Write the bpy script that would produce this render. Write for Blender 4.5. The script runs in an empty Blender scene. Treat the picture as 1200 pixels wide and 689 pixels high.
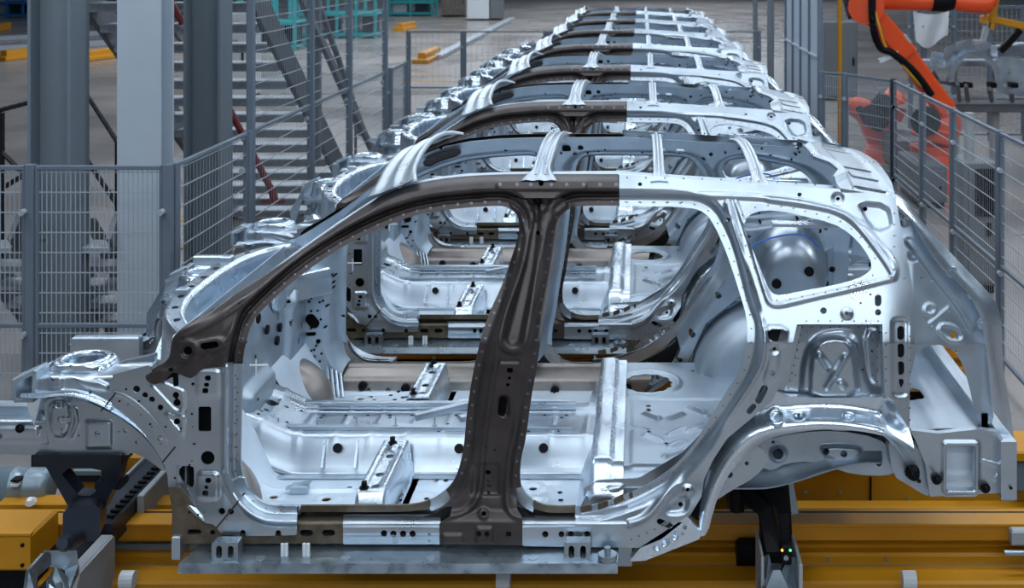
import bpy, math, random
import numpy as np
from mathutils import Vector
random.seed(7)
scn = bpy.context.scene
COL = scn.collection
# ---------------- camera (long view down a line of bodies; f in px of the 1200x689 frame) ----------------
D0, F, VX, VY, CZ = 4.6, 1449.0, 752.0, -50.0, 3.2
cd = bpy.data.cameras.new('camera'); cam = bpy.data.objects.new('camera', cd); COL.objects.link(cam)
cam.location = (0, -D0, CZ); cam.rotation_euler = (math.pi/2, 0, 0)
cd.sensor_width = 36; cd.lens = F*36/1200
cd.shift_x = (600-VX)/1200; cd.shift_y = -(344.5-VY)/1200
cd.clip_start = .1; cd.clip_end = 300
cd.dof.use_dof = True; cd.dof.focus_distance = 5.1; cd.dof.aperture_fstop = 5.0
scn.camera = cam
# ---------------- world, lamps, exposure ----------------
wd = bpy.data.worlds.new('hall_air'); scn.world = wd; wd.use_nodes = True
bg = wd.node_tree.nodes['Background']
bg.inputs[0].default_value = (.36, .50, .68, 1); bg.inputs[1].default_value = .11
def area(name, loc, sx, sy, power, col=(.81, .905, 1), rot=(0, 0, 0)):
    l = bpy.data.lights.new(name, 'AREA'); l.shape = 'RECTANGLE'; l.size = sx; l.size_y = sy
    l.energy = power; l.color = col
    o = bpy.data.objects.new(name, l); COL.objects.link(o); o.location = loc; o.rotation_euler = rot
    return o
for k in range(8):                       # rows of strip lamps under the hall roof, running across the line
    area('hall_or_fill_lamp', (0.3, -3.2+3.6*k, 6.6), 9.0, .35, 260 if k == 0 else 205)
for k in range(3):  # unseen rows added behind the camera as frontal fill for the near flank
    area('hall_or_fill_lamp', (0.3, -6.8-3.6*k, 6.6), 10.0, .5, 380)
area('hall_or_fill_lamp', (6.5, 2.0, 5.6), .5, 6.0, 200, rot=(0, math.radians(35), 0))  # unseen fill added on the right to brighten the tailgate frame
for k in range(5):
    area('hall_or_fill_lamp', (-8+3*k, 34+11*k, 9.0), 16.0, 1.2, 1500)  # far rows added to brighten the distant floor
for k in range(4):
    area('hall_or_fill_lamp', (-12+1.2*k, 14+9*k, 8.0), 9.0, .6, 300)
    area('hall_or_fill_lamp', (9, 8+8*k, 7.0), 6.0, .5, 230)
area('left_fill_lamp', (-5.2, 1.5, 6.0), 2.4, .6, 150)  # unseen lamp added to brighten the left side of the line
vs = scn.view_settings
vs.view_transform = 'Standard'; vs.look = 'None'; vs.gamma = 1; vs.exposure = -0.36; vs.use_curve_mapping = False

# ---------------- materials ----------------
def mat(name, col, metal=0., rough=.5, var=.0, vs_=8., bump=.0, bs=60., emit=None, rvar=0., stretch=None, spec=.5, alpha=1.):
    m = bpy.data.materials.new(name); m.use_nodes = True
    nt = m.node_tree; N = nt.nodes; L = nt.links; p = N['Principled BSDF']
    p.inputs['Base Color'].default_value = (*col, 1); p.inputs['Metallic'].default_value = metal
    p.inputs['Roughness'].default_value = rough; p.inputs['Specular IOR Level'].default_value = spec
    if alpha < 1: p.inputs['Alpha'].default_value = alpha
    tc = N.new('ShaderNodeTexCoord'); mp = N.new('ShaderNodeMapping'); L.new(tc.outputs['Object'], mp.inputs[0])
    if stretch: mp.inputs['Scale'].default_value = stretch
    if var or rvar:
        n = N.new('ShaderNodeTexNoise'); n.inputs['Scale'].default_value = vs_; n.inputs['Detail'].default_value = 5
        L.new(mp.outputs[0], n.inputs['Vector'])
        if var:
            r = N.new('ShaderNodeValToRGB'); e = r.color_ramp.elements
            e[0].position = .3; e[1].position = .7
            e[0].color = (*[c*(1-var) for c in col], 1); e[1].color = (*[min(1, c*(1+var)) for c in col], 1)
            L.new(n.outputs[0], r.inputs[0]); L.new(r.outputs[0], p.inputs['Base Color'])
        if rvar:
            q = N.new('ShaderNodeMapRange'); q.inputs[3].default_value = rough-rvar; q.inputs[4].default_value = rough+rvar
            q.inputs[1].default_value = .3; q.inputs[2].default_value = .7
            L.new(n.outputs[0], q.inputs[0]); L.new(q.outputs[0], p.inputs['Roughness'])
    if bump:
        b = N.new('ShaderNodeBump'); b.inputs['Strength'].default_value = bump; b.inputs['Distance'].default_value = .01
        n2 = N.new('ShaderNodeTexNoise'); n2.inputs['Scale'].default_value = bs; n2.inputs['Detail'].default_value = 3
        L.new(mp.outputs[0], n2.inputs['Vector']); L.new(n2.outputs[0], b.inputs['Height']); L.new(b.outputs[0], p.inputs['Normal'])
    if emit:
        p.inputs['Emission Color'].default_value = (*emit[0], 1); p.inputs['Emission Strength'].default_value = emit[1]
    return m
M = dict(
 zinc=mat('galvanised_sheet', (.50, .57, .64), .92, .33, .10, 5, .10, 9, rvar=.07),
 zinc2=mat('galvanised_sheet_dull', (.47, .55, .63), .8, .42, .12, 7, .08, 10, rvar=.06),
 shine=mat('bright_sheet', (.70, .80, .90), .92, .26, .08, 6, .10, 7, rvar=.06),
 floorm=mat('floor_sheet', (.66, .76, .86), .22, .33, .10, 3, .5, 5, rvar=.08),
 dark=mat('hot_formed_steel', (.068, .057, .056), .55, .40, .25, 9, .10, 14, rvar=.08),
 brown=mat('tailor_rolled_brown_steel', (.13, .105, .075), .5, .42, .3, 22, .1, 20),
 tan=mat('sill_inner_steel', (.30, .27, .25), .75, .38, .2, 6, .1, 12, rvar=.08),
 spotd=mat('weld_spot_on_dark_steel', (.15, .16, .18), .6, .35),
 spotl=mat('weld_spot_on_zinc', (.22, .18, .16), .5, .5),
 pan=mat('seat_pan_sheet', (.36, .43, .50), .85, .36, .08, 5, .12, 9, rvar=.06),
 black=mat('black_plastic', (.006, .006, .008), 0, .5, spec=.12),
 cavity=mat('cavity_shade_black', (.012, .012, .013), .1, .6, spec=.2),  # near-black colour standing in for shade in hollows
 screen=mat('screen_mesh_sheet', (.45, .52, .62), .1, .5),
 seam=mat('dark_seam', (.03, .018, .012), 0, .7),  # dark brown for the thin strips along panel joints
 blueb=mat('navy_painted_steel', (.018, .024, .038), .3, .38, .2, 6),
 yellow=mat('yellow_paint', (.54, .235, .002), 0, .45, .06, 3, .02, 30),
 rack=mat('grey_painted_plate', (.36, .38, .40), .1, .5, .05, 4),
 beige=mat('dull_aluminium_profile', (.38, .35, .32), .6, .4, .1, 4),
 carrier=mat('carrier_zinc', (.36, .43, .49), .85, .32, .10, 14, .1, 20, rvar=.1),
 cyl=mat('blue_grey_tank_paint', (.22, .29, .34), .35, .35, .05, 3),
 fence=mat('fence_grey_paint', (.15, .19, .24), .2, .45, .05, 5),
 wire=mat('fence_wire', (.40, .45, .51), .3, .45),
 column=mat('column_grey_paint', (.16, .195, .23), .05, .5, .05, 3),
 column2=mat('column_pale_paint', (.42, .49, .56), .05, .5, .04, 3),
 tread=mat('tread_galvanised', (.42, .46, .51), .5, .45, .15, 20),
 stairg=mat('stair_grey_paint', (.13, .145, .165), .1, .5, .08, 4),
 blackp=mat('black_handrail', (.010, .011, .014), .2, .4),
 red=mat('dark_red_pipe', (.17, .022, .022), .1, .45),
 orange=mat('robot_orange', (.86, .085, .012), 0, .35, .03, 3),
 white=mat('white_enamel', (.72, .76, .80), 0, .45),
 cloth=mat('white_cloth', (.66, .70, .74), 0, .8, .05, 4, .3, 5),
 teal=mat('teal_rack_paint', (.02, .34, .36), .1, .45),
 blue=mat('blue_rack_paint', (.015, .16, .46), .1, .45),
 boxg=mat('olive_box_board', (.13, .12, .10), 0, .7, .3, 5),
 cab=mat('cabinet_grey', (.16, .175, .19), .1, .5),
 cable=mat('blue_cable', (.03, .12, .5), 0, .5), cabler=mat('red_cable', (.5, .02, .02), 0, .5),
 cabley=mat('yellow_cable', (.7, .5, .02), 0, .5),
 ledg=mat('green_lamp', (.02, .6, .1), 0, .4, emit=((.05, 1, .2), 3)), ledr=mat('amber_lamp', (.8, .2, .02), 0, .4, emit=((1, .3, .05), 4)),
)
# floor: polished concrete
def floor_mat():
    m = mat('polished_concrete', (.30, .27, .255), 0, .28, .18, .35, .03, 2.5, rvar=.08)
    return m
M['concrete'] = floor_mat()

# ---------------- helpers ----------------
WL = {}
def W(px, py, Y):
    d = D0+Y
    return ((px-VX)*d/F, Y+0*px, CZ-(py-VY)*d/F)
def P(px, py, Y):
    return Vector(W(px, py, Y))
def ss(a, b, x):
    t = np.clip((x-a)/(b-a), 0, 1); return t*t*(3-2*t)
def tag(o, label=None, cat=None, group=None, kind=None):
    if label: o['label'] = label
    if cat: o['category'] = cat
    if group: o['group'] = group
    if kind: o['kind'] = kind
    return o
def thing(name, loc, label, cat, group=None):
    o = bpy.data.objects.new(name, None); o.empty_display_size = .2; COL.objects.link(o); o.location = loc
    WL[o.name] = Vector(loc); return tag(o, label, cat, group)
def part(name, vf, m, parent=None, smooth=False, mirror=False, kind=None, label=None):
    v, f = vf[0], vf[1]
    off = WL[parent.name] if parent else Vector((0, 0, 0))
    me = bpy.data.meshes.new(name)
    vv = np.asarray(v, dtype=float)
    org = Vector((0, 0, 0))
    vv = vv-np.array(off)
    if not parent:
        org = Vector((float(vv[:, 0].mean()), float(vv[:, 1].mean()), float(vv[:, 2].min()))); vv = vv-np.array(org)
    me.from_pydata(vv.tolist(), [], [list(map(int, q)) for q in f])
    me.materials.append(M[m] if isinstance(m, str) else m)
    if smooth is True: me.polygons.foreach_set('use_smooth', [True]*len(me.polygons))
    elif smooth: me.polygons.foreach_set('use_smooth', list(smooth))
    me.update()
    o = bpy.data.objects.new(name, me); COL.objects.link(o); o.location = org
    if parent: o.parent = parent; WL[o.name] = off
    else: WL[o.name] = org
    if kind: o['kind'] = kind
    if label: o['label'] = label
    if mirror:
        c = o.copy(); COL.objects.link(c); c.scale = (1, -1, 1); WL[c.name] = off
    return o
def both(name, vf, m, parent, **k): return part(name, vf, m, parent, mirror=True, **k)
class MB:
    def __init__(s): s.v = []; s.f = []
    def __getitem__(s, i): return (s.v, s.f)[i]
    def add(s, v, f):
        n = len(s.v); s.v += [tuple(p) for p in v]; s.f += [[n+i for i in q] for q in f]; return s
    def box(s, x0, x1, y0, y1, z0, z1):
        if x0 > x1: x0, x1 = x1, x0
        if y0 > y1: y0, y1 = y1, y0
        if z0 > z1: z0, z1 = z1, z0
        b = min(.012, .16*min(x1-x0, y1-y0, z1-z0)); v = []; f = []
        for z, i in ((z0, b), (z0+b, 0), (z1-b, 0), (z1, b)):    # chamfered top and bottom edges
            v += [(x0+i, y0+i, z), (x1-i, y0+i, z), (x1-i, y1-i, z), (x0+i, y1-i, z)]
        for k in range(3):
            for j in range(4): f.append([4*k+j, 4*k+(j+1) % 4, 4*k+4+(j+1) % 4, 4*k+4+j])
        f += [[3, 2, 1, 0], [12, 13, 14, 15]]
        return s.add(v, f)
    def sweep(s, sec, path, up=(0, 0, 1), closed=True, caps=True, scale=None):
        path = [Vector(p) for p in path]; up = Vector(up); n = len(sec); v = []; f = []
        for i, p in enumerate(path):
            t = (path[min(i+1, len(path)-1)]-path[max(i-1, 0)]).normalized()
            a = t.cross(up)
            if a.length < 1e-4: a = t.cross(Vector((1, 0, 0)))
            a.normalize(); b = a.cross(t).normalized(); k = scale[i] if scale else 1
            v += [p+a*q[0]*k+b*q[1]*k for q in sec]
        for i in range(len(path)-1):
            for j in range(n if closed else n-1):
                f.append([i*n+j, i*n+(j+1) % n, (i+1)*n+(j+1) % n, (i+1)*n+j])
        if closed and caps: f += [list(range(n))[::-1], [(len(path)-1)*n+j for j in range(n)]]
        return s.add(v, f)
    def tube(s, path, r, n=10, scale=None):
        return s.sweep([(r*math.cos(2*math.pi*k/n), r*math.sin(2*math.pi*k/n)) for k in range(n)], path, scale=scale)
    def rect(s, path, w, h, up=(0, 0, 1)):
        b = min(w, h)*.12; w /= 2; h /= 2
        return s.sweep([(-w+b, -h), (w-b, -h), (w, -h+b), (w, h-b), (w-b, h), (-w+b, h), (-w, h-b), (-w, -h+b)], path, up)
    def disc(s, c, nrm, r, h=.004, n=14, r2=None):
        c = Vector(c); nrm = Vector(nrm).normalized()
        return s.tube([c, c+nrm*h], r, n, scale=[1, (r2 or r)/r])
def catmull(pts, n=6):
    pts = [Vector(p) for p in pts]; out = []
    for i in range(len(pts)-1):
        a = pts[max(i-1, 0)]; b = pts[i]; c = pts[i+1]; d = pts[min(i+2, len(pts)-1)]
        for k in range(n):
            t = k/n; out.append(.5*((2*b)+(c-a)*t+(2*a-5*b+4*c-d)*t*t+(3*b-a-3*c+d)*t**3))
    out.append(pts[-1]); return out
# ---- signed distances (positive inside), vectorised ----
def chk(pts, n=2):
    p = np.array(pts, float)
    for _ in range(n):
        q = np.roll(p, -1, 0); p = np.stack([.75*p+.25*q, .25*p+.75*q], 1).reshape(-1, 2)
    return p
def poly(pts, n=2):
    p = chk(pts, n) if n else np.array(pts, float)
    def f(u, v):
        d = np.full(u.shape, 1e9); ins = np.zeros(u.shape, bool)
        for a, b in zip(p, np.roll(p, -1, 0)):
            e = b-a; l = e@e
            if l < 1e-12: continue
            t = np.clip(((u-a[0])*e[0]+(v-a[1])*e[1])/l, 0, 1)
            d = np.minimum(d, (u-a[0]-t*e[0])**2+(v-a[1]-t*e[1])**2)
            c = ((a[1] <= v) & (b[1] > v)) | ((b[1] <= v) & (a[1] > v))
            if e[1] != 0: ins ^= c & (u < a[0]+(v-a[1])*e[0]/e[1])
        d = np.sqrt(d); return np.where(ins, d, -d)
    f.p = p; return f
def line(pts, n=0):
    p = np.array(pts, float)
    if n:
        p = np.array([tuple(q)[:2] for q in catmull([(a[0], a[1], 0) for a in pts], n)])
    def f(u, v):
        d = np.full(u.shape, 1e9)
        for a, b in zip(p[:-1], p[1:]):
            e = b-a; l = max(e@e, 1e-12); t = np.clip(((u-a[0])*e[0]+(v-a[1])*e[1])/l, 0, 1)
            d = np.minimum(d, (u-a[0]-t*e[0])**2+(v-a[1]-t*e[1])**2)
        return np.sqrt(d)
    f.p = p; return f
def circ(x, y, r): return lambda u, v: r-np.hypot(u-x, v-y)
def cap(x0, y0, x1, y1, r):
    l = line([(x0, y0), (x1, y1)]); return lambda u, v: r-l(u, v)
def rectf(x0, y0, x1, y1, r=1.5):
    def f(u, v):
        dx = np.abs(u-(x0+x1)/2)-(x1-x0)/2+r; dy = np.abs(v-(y0+y1)/2)-(y1-y0)/2+r
        return r-(np.hypot(np.maximum(dx, 0), np.maximum(dy, 0))+np.minimum(np.maximum(dx, dy), 0))
    return f
def minus(a, *hs):
    def f(u, v):
        s = a(u, v)
        for h in hs: s = np.minimum(s, -h(u, v))
        return s
    return f
def stamp(sdf, bb, step, mp, rim=(0, .006, 0)):
    """pressed sheet: the region sdf>0 meshed on a grid, its edge cut exactly, mapped to 3D by mp(u,v) and hemmed"""
    u = np.arange(bb[0], bb[2]+step, step); v = np.arange(bb[1], bb[3]+step, step)
    U, V = np.meshgrid(u, v); S = sdf(U, V); S[0] = np.minimum(S[0], -1e-3); S[-1] = np.minimum(S[-1], -1e-3)
    S[:, 0] = np.minimum(S[:, 0], -1e-3); S[:, -1] = np.minimum(S[:, -1], -1e-3)
    S = np.where(np.abs(S) < step*.02, -step*.02, S)
    ny, nx = S.shape; I = S > 0
    idx = -np.ones(S.shape, int); idx[I] = np.arange(I.sum())
    PU = list(U[I]); PV = list(V[I])
    c = I[:-1, :-1].astype(int)+I[:-1, 1:]+I[1:, 1:]+I[1:, :-1]
    j, i = np.nonzero(c == 4)
    faces = np.stack([idx[j, i], idx[j, i+1], idx[j+1, i+1], idx[j+1, i]], 1).tolist()
    ed = {}; rims = []
    def cut(a, b):
        k = (a, b) if a < b else (b, a)
        if k not in ed:
            sa = S[a]; sb = S[b]; t = sa/(sa-sb)
            ed[k] = len(PU); PU.append(U[a]+(U[b]-U[a])*t); PV.append(V[a]+(V[b]-V[a])*t)
        return ed[k]
    for j, i in zip(*np.nonzero((c > 0) & (c < 4))):
        cs = [(j, i), (j, i+1), (j+1, i+1), (j+1, i)]; pl = []; last = None; first = None
        for k in range(4):
            a = cs[k]; b = cs[(k+1) % 4]
            if I[a]: pl.append(int(idx[a]))
            if I[a] != I[b]:
                e = cut(a, b); pl.append(e)
                if I[a]: last = e
                elif last is not None: rims.append((last, e)); last = None
                else: first = e
        if last is not None and first is not None: rims.append((last, first))
        if len(pl) > 2: faces.append(pl)
    PU = np.array(PU); PV = np.array(PV); X, Y, Z = mp(PU, PV)
    vv = np.stack([X+0*PU, Y+0*PU, Z+0*PU], 1); n = len(vv); sm = [True]*len(faces)
    if rim is not None and rims:
        used = sorted({a for r in rims for a in r}); m_ = {a: k for k, a in enumerate(used)}; q = len(used)
        vv = np.concatenate([vv, vv[used], vv[used]+np.array(rim)])
        for a, b in rims:
            faces.append([n+m_[b], n+m_[a], n+q+m_[a], n+q+m_[b]]); sm.append(False)
    return vv, faces, sm
def sp(name, sdf, bb, step, mp, m, parent, rim=(0, .006, 0), **k):
    v, f, s = stamp(sdf, bb, step, mp, rim); return part(name, (v, f), m, parent, smooth=s, **k)
def gridpatch(nu, nv, fn):
    v = [fn(i/nu, j/nv) for j in range(nv+1) for i in range(nu+1)]
    f = [[j*(nu+1)+i, j*(nu+1)+i+1, (j+1)*(nu+1)+i+1, (j+1)*(nu+1)+i] for j in range(nv) for i in range(nu)]
    return v, f
def walk(p, gap, off=0., closed=False):
    p = [Vector((a[0], a[1], 0)) for a in p]
    if closed: p.append(p[0])
    out = []; acc = gap*.5
    for a, b in zip(p[:-1], p[1:]):
        e = b-a; l = e.length
        if l < 1e-6: continue
        e /= l; nx, ny = e.y, -e.x
        while acc < l: out.append((a.x+e.x*acc+nx*off, a.y+e.y*acc+ny*off)); acc += gap
        acc -= l
    return out
def spots(name, pts, r, mp, m, parent, lift=.0015, n=6, mirror=True, up=(0, -1, 0)):
    mb = MB()
    for (x, y) in pts:
        us = np.array([x]+[x+r*math.cos(2*math.pi*k/n) for k in range(n)]); vs2 = np.array([y]+[y+r*math.sin(2*math.pi*k/n) for k in range(n)])
        X, Y, Z = mp(us, vs2); q = [(X[k]+up[0]*lift*(1.6 if k == 0 else 1), (Y+0*X)[k]+up[1]*lift*(1.6 if k == 0 else 1), Z[k]+up[2]*lift) for k in range(n+1)]
        mb.add(q, [[0, 1+k, 1+(k+1) % n] for k in range(n)])
    return part(name, mb, m, parent, mirror=mirror, kind='stuff')
# =====================================================================================================
# one unpainted car body (near flank traced, far flank mirrored about its centre plane y = YC)
# =====================================================================================================
YC = .92
CAR = thing('car_body', (-.3, YC, 1.0), 'bare unpainted car body nearest the camera, its whole flank in view', 'car body', 'bare car bodies queued on the line')
O1 = poly([(284,426),(286,408),(295,377),(310,360),(340,332),(375,306),(410,284),(450,265),(480,254),(512,247),(550,243),(582,241),(592,242),(601,246),(607,254),(609,265),(606,282),(600,300),(590,330),(582,348),(572,369),(560,409),(552,449),(547,484),(544,520),(542,532),(537,552),(530,567),(520,577),(505,587),(485,592),(460,593),(350,593),(325,593),(312,591),(300,584),(290,573),(286,562),(282,548),(283,500)], 1)
O2 = poly([(677,241),(665,245),(657,254),(653,270),(650,290),(644,322),(640,350),(635,386),(630,426),(622,469),(616,516),(611,535),(609,557),(611,572),(620,584),(632,591),(645,594),(672,594),(700,591),(725,583),(750,573),(775,558),(795,542),(815,519),(832,491),(850,461),(865,439),(873,418),(876,396),(875,371),(867,344),(857,312),(847,285),(838,266),(830,253),(820,246),(806,243),(725,241)], 1)
O3 = poly([(871,265),(876,252),(895,246),(920,248),(945,254),(970,260),(987,267),(1005,282),(1016,297),(1022,310),(1019,319),(1005,327),(975,335),(940,341),(917,346),(906,345),(900,337),(892,317),(880,287)], 1)
CUT = poly([(934,380),(1034,380),(1037,463),(1046,468),(1040,560),(800,640),(823,580),(835,540),(852,514),(882,489),(905,470),(911,458),(930,398)], 0)
def Y0(u, v):
    t = np.clip((402-v)/190, 0, 1.15)
    y = .03+.25*t**1.1
    y = y+.06*np.clip((262-u)/200, 0, 1)+.16*np.clip((u-1035)/130, 0, 1.3)**1.6
    return y-.03*ss(560, 612, v)
def dO(u, v): return np.minimum(np.minimum(-O1(u, v), -O2(u, v)), 60)
# features pressed into the flank: (line, half width, height)
RIDGE = line([(737,614),(752,609),(764,600),(778,582),(796,556),(815,535),(838,505),(862,474),(882,444),(892,426),(896,402),(893,382),(884,360),(874,325),(860,268),(853,238)], 4)
RR = line([(726,229),(830,229),(900,232),(950,239),(985,250),(1010,270),(1040,310),(1047,325)], 4)
WF = line([(862,236),(872,262),(884,300),(897,342),(903,355),(915,357),(945,350),(990,340),(1030,330),(1046,325),(1049,315),(1040,297),(1015,268),(990,250),(955,242),(900,234)], 2)
def bead(l, u, v, w, h): return h*(1-ss(0, w, l(u, v)))
PADS = [(rectf(231,553,257,586,6), .012, 4), (rectf(230,433,258,466,5), .010, 4), (rectf(1045,373,1064,465,7), -.010, 3),
        (poly([(893,379),(925,381),(921,404),(914,406),(912,440),(900,452),(893,447),(900,425),(900,405)], 1), .008, 3),
        (poly([(1006,237),(1041,240),(1046,262),(1044,267),(1026,273),(1010,254)], 1), -.022, 6),
        (poly([(778,602),(789,583),(808,580),(806,597),(798,603)], 1), -.016, 5), (circ(992,367,6.5), .012, 4), (circ(982,233,7), -.012, 4),
        (circ(220,411,9), -.014, 5), (cap(234,407,256,403,9), .012, 4), (circ(220,411,14), .010, 5), (circ(853,258,5), -.010, 4),
        (circ(908,409,6), -.010, 4), (circ(806,574,6), .008, 3), (rectf(224,618,300,640,1), 0.0, 1)]
BEADS = [(RIDGE, 6, .020), (RR, 4.5, .014), (WF, 4, .010), (line([(179,454),(203,480),(212,484),(215,476),(214,459),(192,450)]), 3.2, .008),
         (line([(196,489),(213,510),(215,489),(196,486)]), 3, .008), (line([(266,430),(266,520),(268,560),(284,590),(310,608),(347,610)], 3), 8, .030),
         (line([(132,460),(150,466),(175,487),(195,517)], 3), 2.2, .006), (line([(209,582),(238,611)]), 2.5, .006), (line([(210,548),(208,575),(236,607)]), 2, .005)]
def HS(u, v):
    d = dO(u, v)
    h = .055*ss(9, 20, d)
    # centre column of the roof rail / a pillar falls away to the top edge
    for f, a, w in PADS: h = h+a*ss(-w*.3, w*.7, f(u, v))
    for l, w, a in BEADS: h = h+bead(l, u, v, w, a)
    return h
# b pillar: long hat section with a pressed channel and a triangular head
BC = line([(630,236),(628,262),(621,310),(610,360),(602,395)], 4)
BR = line([(600,240),(611,252),(616,275),(612,310),(600,345),(589,380),(580,430),(572,480),(566,530),(562,575),(548,598),(520,606)], 4)
BR2 = line([(662,240),(648,254),(640,280),(636,320),(628,370),(620,430),(608,490),(598,540),(594,580),(598,600),(612,607)], 4)
def HB(u, v):
    h = .03*ss(8, 16, dO(u, v))+.022*ss(-2, 6, 22-np.minimum(BC(u, v)*1.0, 60))*ss(238, 260, v)
    w = 5+9*np.clip((v-250)/150, 0, 1)
    h = h-.030*(1-ss(w*.4, w, BC(u, v)))
    h = h+bead(BR, u, v, 5, .016)+bead(BR2, u, v, 6, .016)
    tri = poly([(616,231),(650,231),(641,246),(636,262),(627,262),(622,246)], 1)(u, v)
    h = h-.012*ss(-1, 4, tri)+.014*ss(1, 5, poly([(622,234),(642,234),(637,246),(631,254),(626,246)], 1)(u, v))
    h = h-.010*ss(-1, 3, rectf(552,542,586,581,3)(u, v))+.012*ss(0, 4, circ(567,602,8)(u, v))-.014*ss(0, 3, rectf(583,462,598,489,6)(u, v))
    h = h-.012*ss(0, 2, rectf(584,421,610,425,2)(u, v))+.010*ss(0, 2, rectf(517,625,543,638,2)(u, v))+.010*ss(0, 2, rectf(557,617,578,638,2)(u, v))
    h = h+.03*ss(596, 614, v)
    return h
def topfall(u, v):   # rounding over into the roof flange
    e = 204+.0004*(u-640)**2*(u < 640)*0
    return 0*u
def side(hf=HS, dy=.055):
    def f(u, v):
        y = Y0(u, v)+dy-hf(u, v)
        return W(u, v, y)
    return f
MS, MBp = side(), side(HB)
# a pillar and front roof rail, with its own section: flange, dark step, crowned face, falling top
ATOP = line([(171,438),(185,429),(200,416),(203,394),(217,381),(247,364),(275,344),(300,329),(325,312),(350,295),(375,277),(400,260),(425,243),(450,228),(475,218),(512,210),(550,206),(600,204),(725,204)], 2)
def HA(u, v):
    d = dO(u, v); t = ATOP(u, v)
    h = .012*ss(7, 9, d)-.03*ss(9, 13, d)*(1-ss(14, 18, d))+.05*ss(13, 20, d)
    k = ss(200, 300, u)
    h = h-.055*(1-ss(0, 11, t))*k-.01*(1-ss(0, 5, t))
    for f, a, w in PADS[8:11]: h = h+a*ss(-w*.3, w*.7, f(u, v))
    h = h+bead(line([(215,395),(250,378),(300,345),(360,300),(410,262)], 3), u, v, 4, .006)+bead(line([(190,438),(230,425),(262,400),(290,365)], 3), u, v, 7, .012)
    h = h+.008*ss(0, 2, rectf(581,211,688,224,2)(u, v))
    return h
MA = side(HA)
aout = poly([(170,444),(171,438),(178,433),(185,429),(193,425),(200,416),(200,404),(203,394),(217,381),(247,364),(275,344),(300,329),(325,312),(350,295),(375,277),(400,260),(425,243),(450,228),(475,218),(512,210),(550,206),(600,204),(725,204),(725,204),(725,242),(725,242),(600,246),(608,262),(610,300),(596,330),(300,470),(290,427),(284,426),(272,426),(261,430),(240,431),(234,434),(226,443),(220,443),(205,436),(200,438),(192,448),(178,451)], 1)
belowroof = poly([(612,232),(653,232),(660,262),(608,262)], 0)
sp('a_pillar', minus(aout, O1, O2, belowroof, circ(220,411,5.2), cap(239,406,252,404,4.2), circ(200,433,3.2), circ(634,215,3.2), circ(267,366,1.4), circ(280,356,1.4), circ(265,430,1.6)),
   (166,200,728,474), 2, MA, 'dark', CAR, mirror=True, label='dark hot-formed windscreen pillar running into the roof rail')
bout = poly([(592,232),(660,232),(670,236),(677,241),(665,246),(657,255),(690,300),(690,400),(650,560),(605,572),(606,597),(612,607),(612,639),(612,639),(515,638),(515,638),(515,613),(527,606),(530,592),(525,577),(500,560),(520,400),(560,300),(600,246)], 0)
sp('b_pillar', minus(bout, O1, O2, circ(631,239,3.2), circ(630.5,273,2.6), cap(590,469,588,483,4.6), circ(567,602,3.2), rectf(594,431,601,437), circ(597,443,2), circ(595,451,2.2),
   rectf(569,551,575,556), circ(573,563,2.2), rectf(571,567,576,571), circ(572.5,577,2), circ(561,626,3.3), circ(570.5,626,3.3), circ(596,626,3.3), circ(569,524,1.5), circ(580,527,1.5)),
   (512,228,694,642), 2, MBp, 'dark', CAR, mirror=True, label='dark hot-formed centre pillar with pressed channel')
hout = poly([(132,439),(132,439),(175,428),(175,428),(184,452),(205,440),(234,434),(240,428),(284,424),(284,424),(282,500),(282,550),(340,592),(348,593),(348,593),(348,627),(348,627),(315,628),(262,628),(255,620),(250,614),(239,613),(209,585),(208,571),(208,571),(197,571),(197,571),(196,552),(185,531),(170,511),(150,494),(130,482),(132,452)], 1)
sp('hinge_pillar', minus(hout, O1, circ(160,456,4.2), circ(170,463,3.5), circ(178,468,3.5), circ(188,477.5,3.5), circ(187.5,513.5,3.4), cap(206,441,206,450,3.3), circ(206,463,3.8), circ(207.5,472,4.4),
   circ(207.5,494,3.8), circ(212,502,1.6), rectf(232.5,476.5,247.5,505.5,2), rectf(240,440,247,446,.8), rectf(239,448.5,245,453.5), rectf(237,455,244,461,.8), circ(243.5,536.5,8), rectf(240.5,560,247.5,566,.8),
   circ(242,571,2.6), rectf(237,575,244,581,.8), poly([(210,546),(226,546),(227.5,550),(227.5,570),(223,572),(210,560)], 1), circ(260,599,4), circ(270.5,599.5,3.6), circ(226,450,2.2), circ(249,624,3.2), circ(284.5,624,3.3), circ(326,624.5,3.4), circ(266,609,1.3), circ(218,482,1)),
   (128,420,352,632), 2, MS, 'zinc', CAR, mirror=True, label='silver hinge pillar plate with punched holes')
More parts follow.
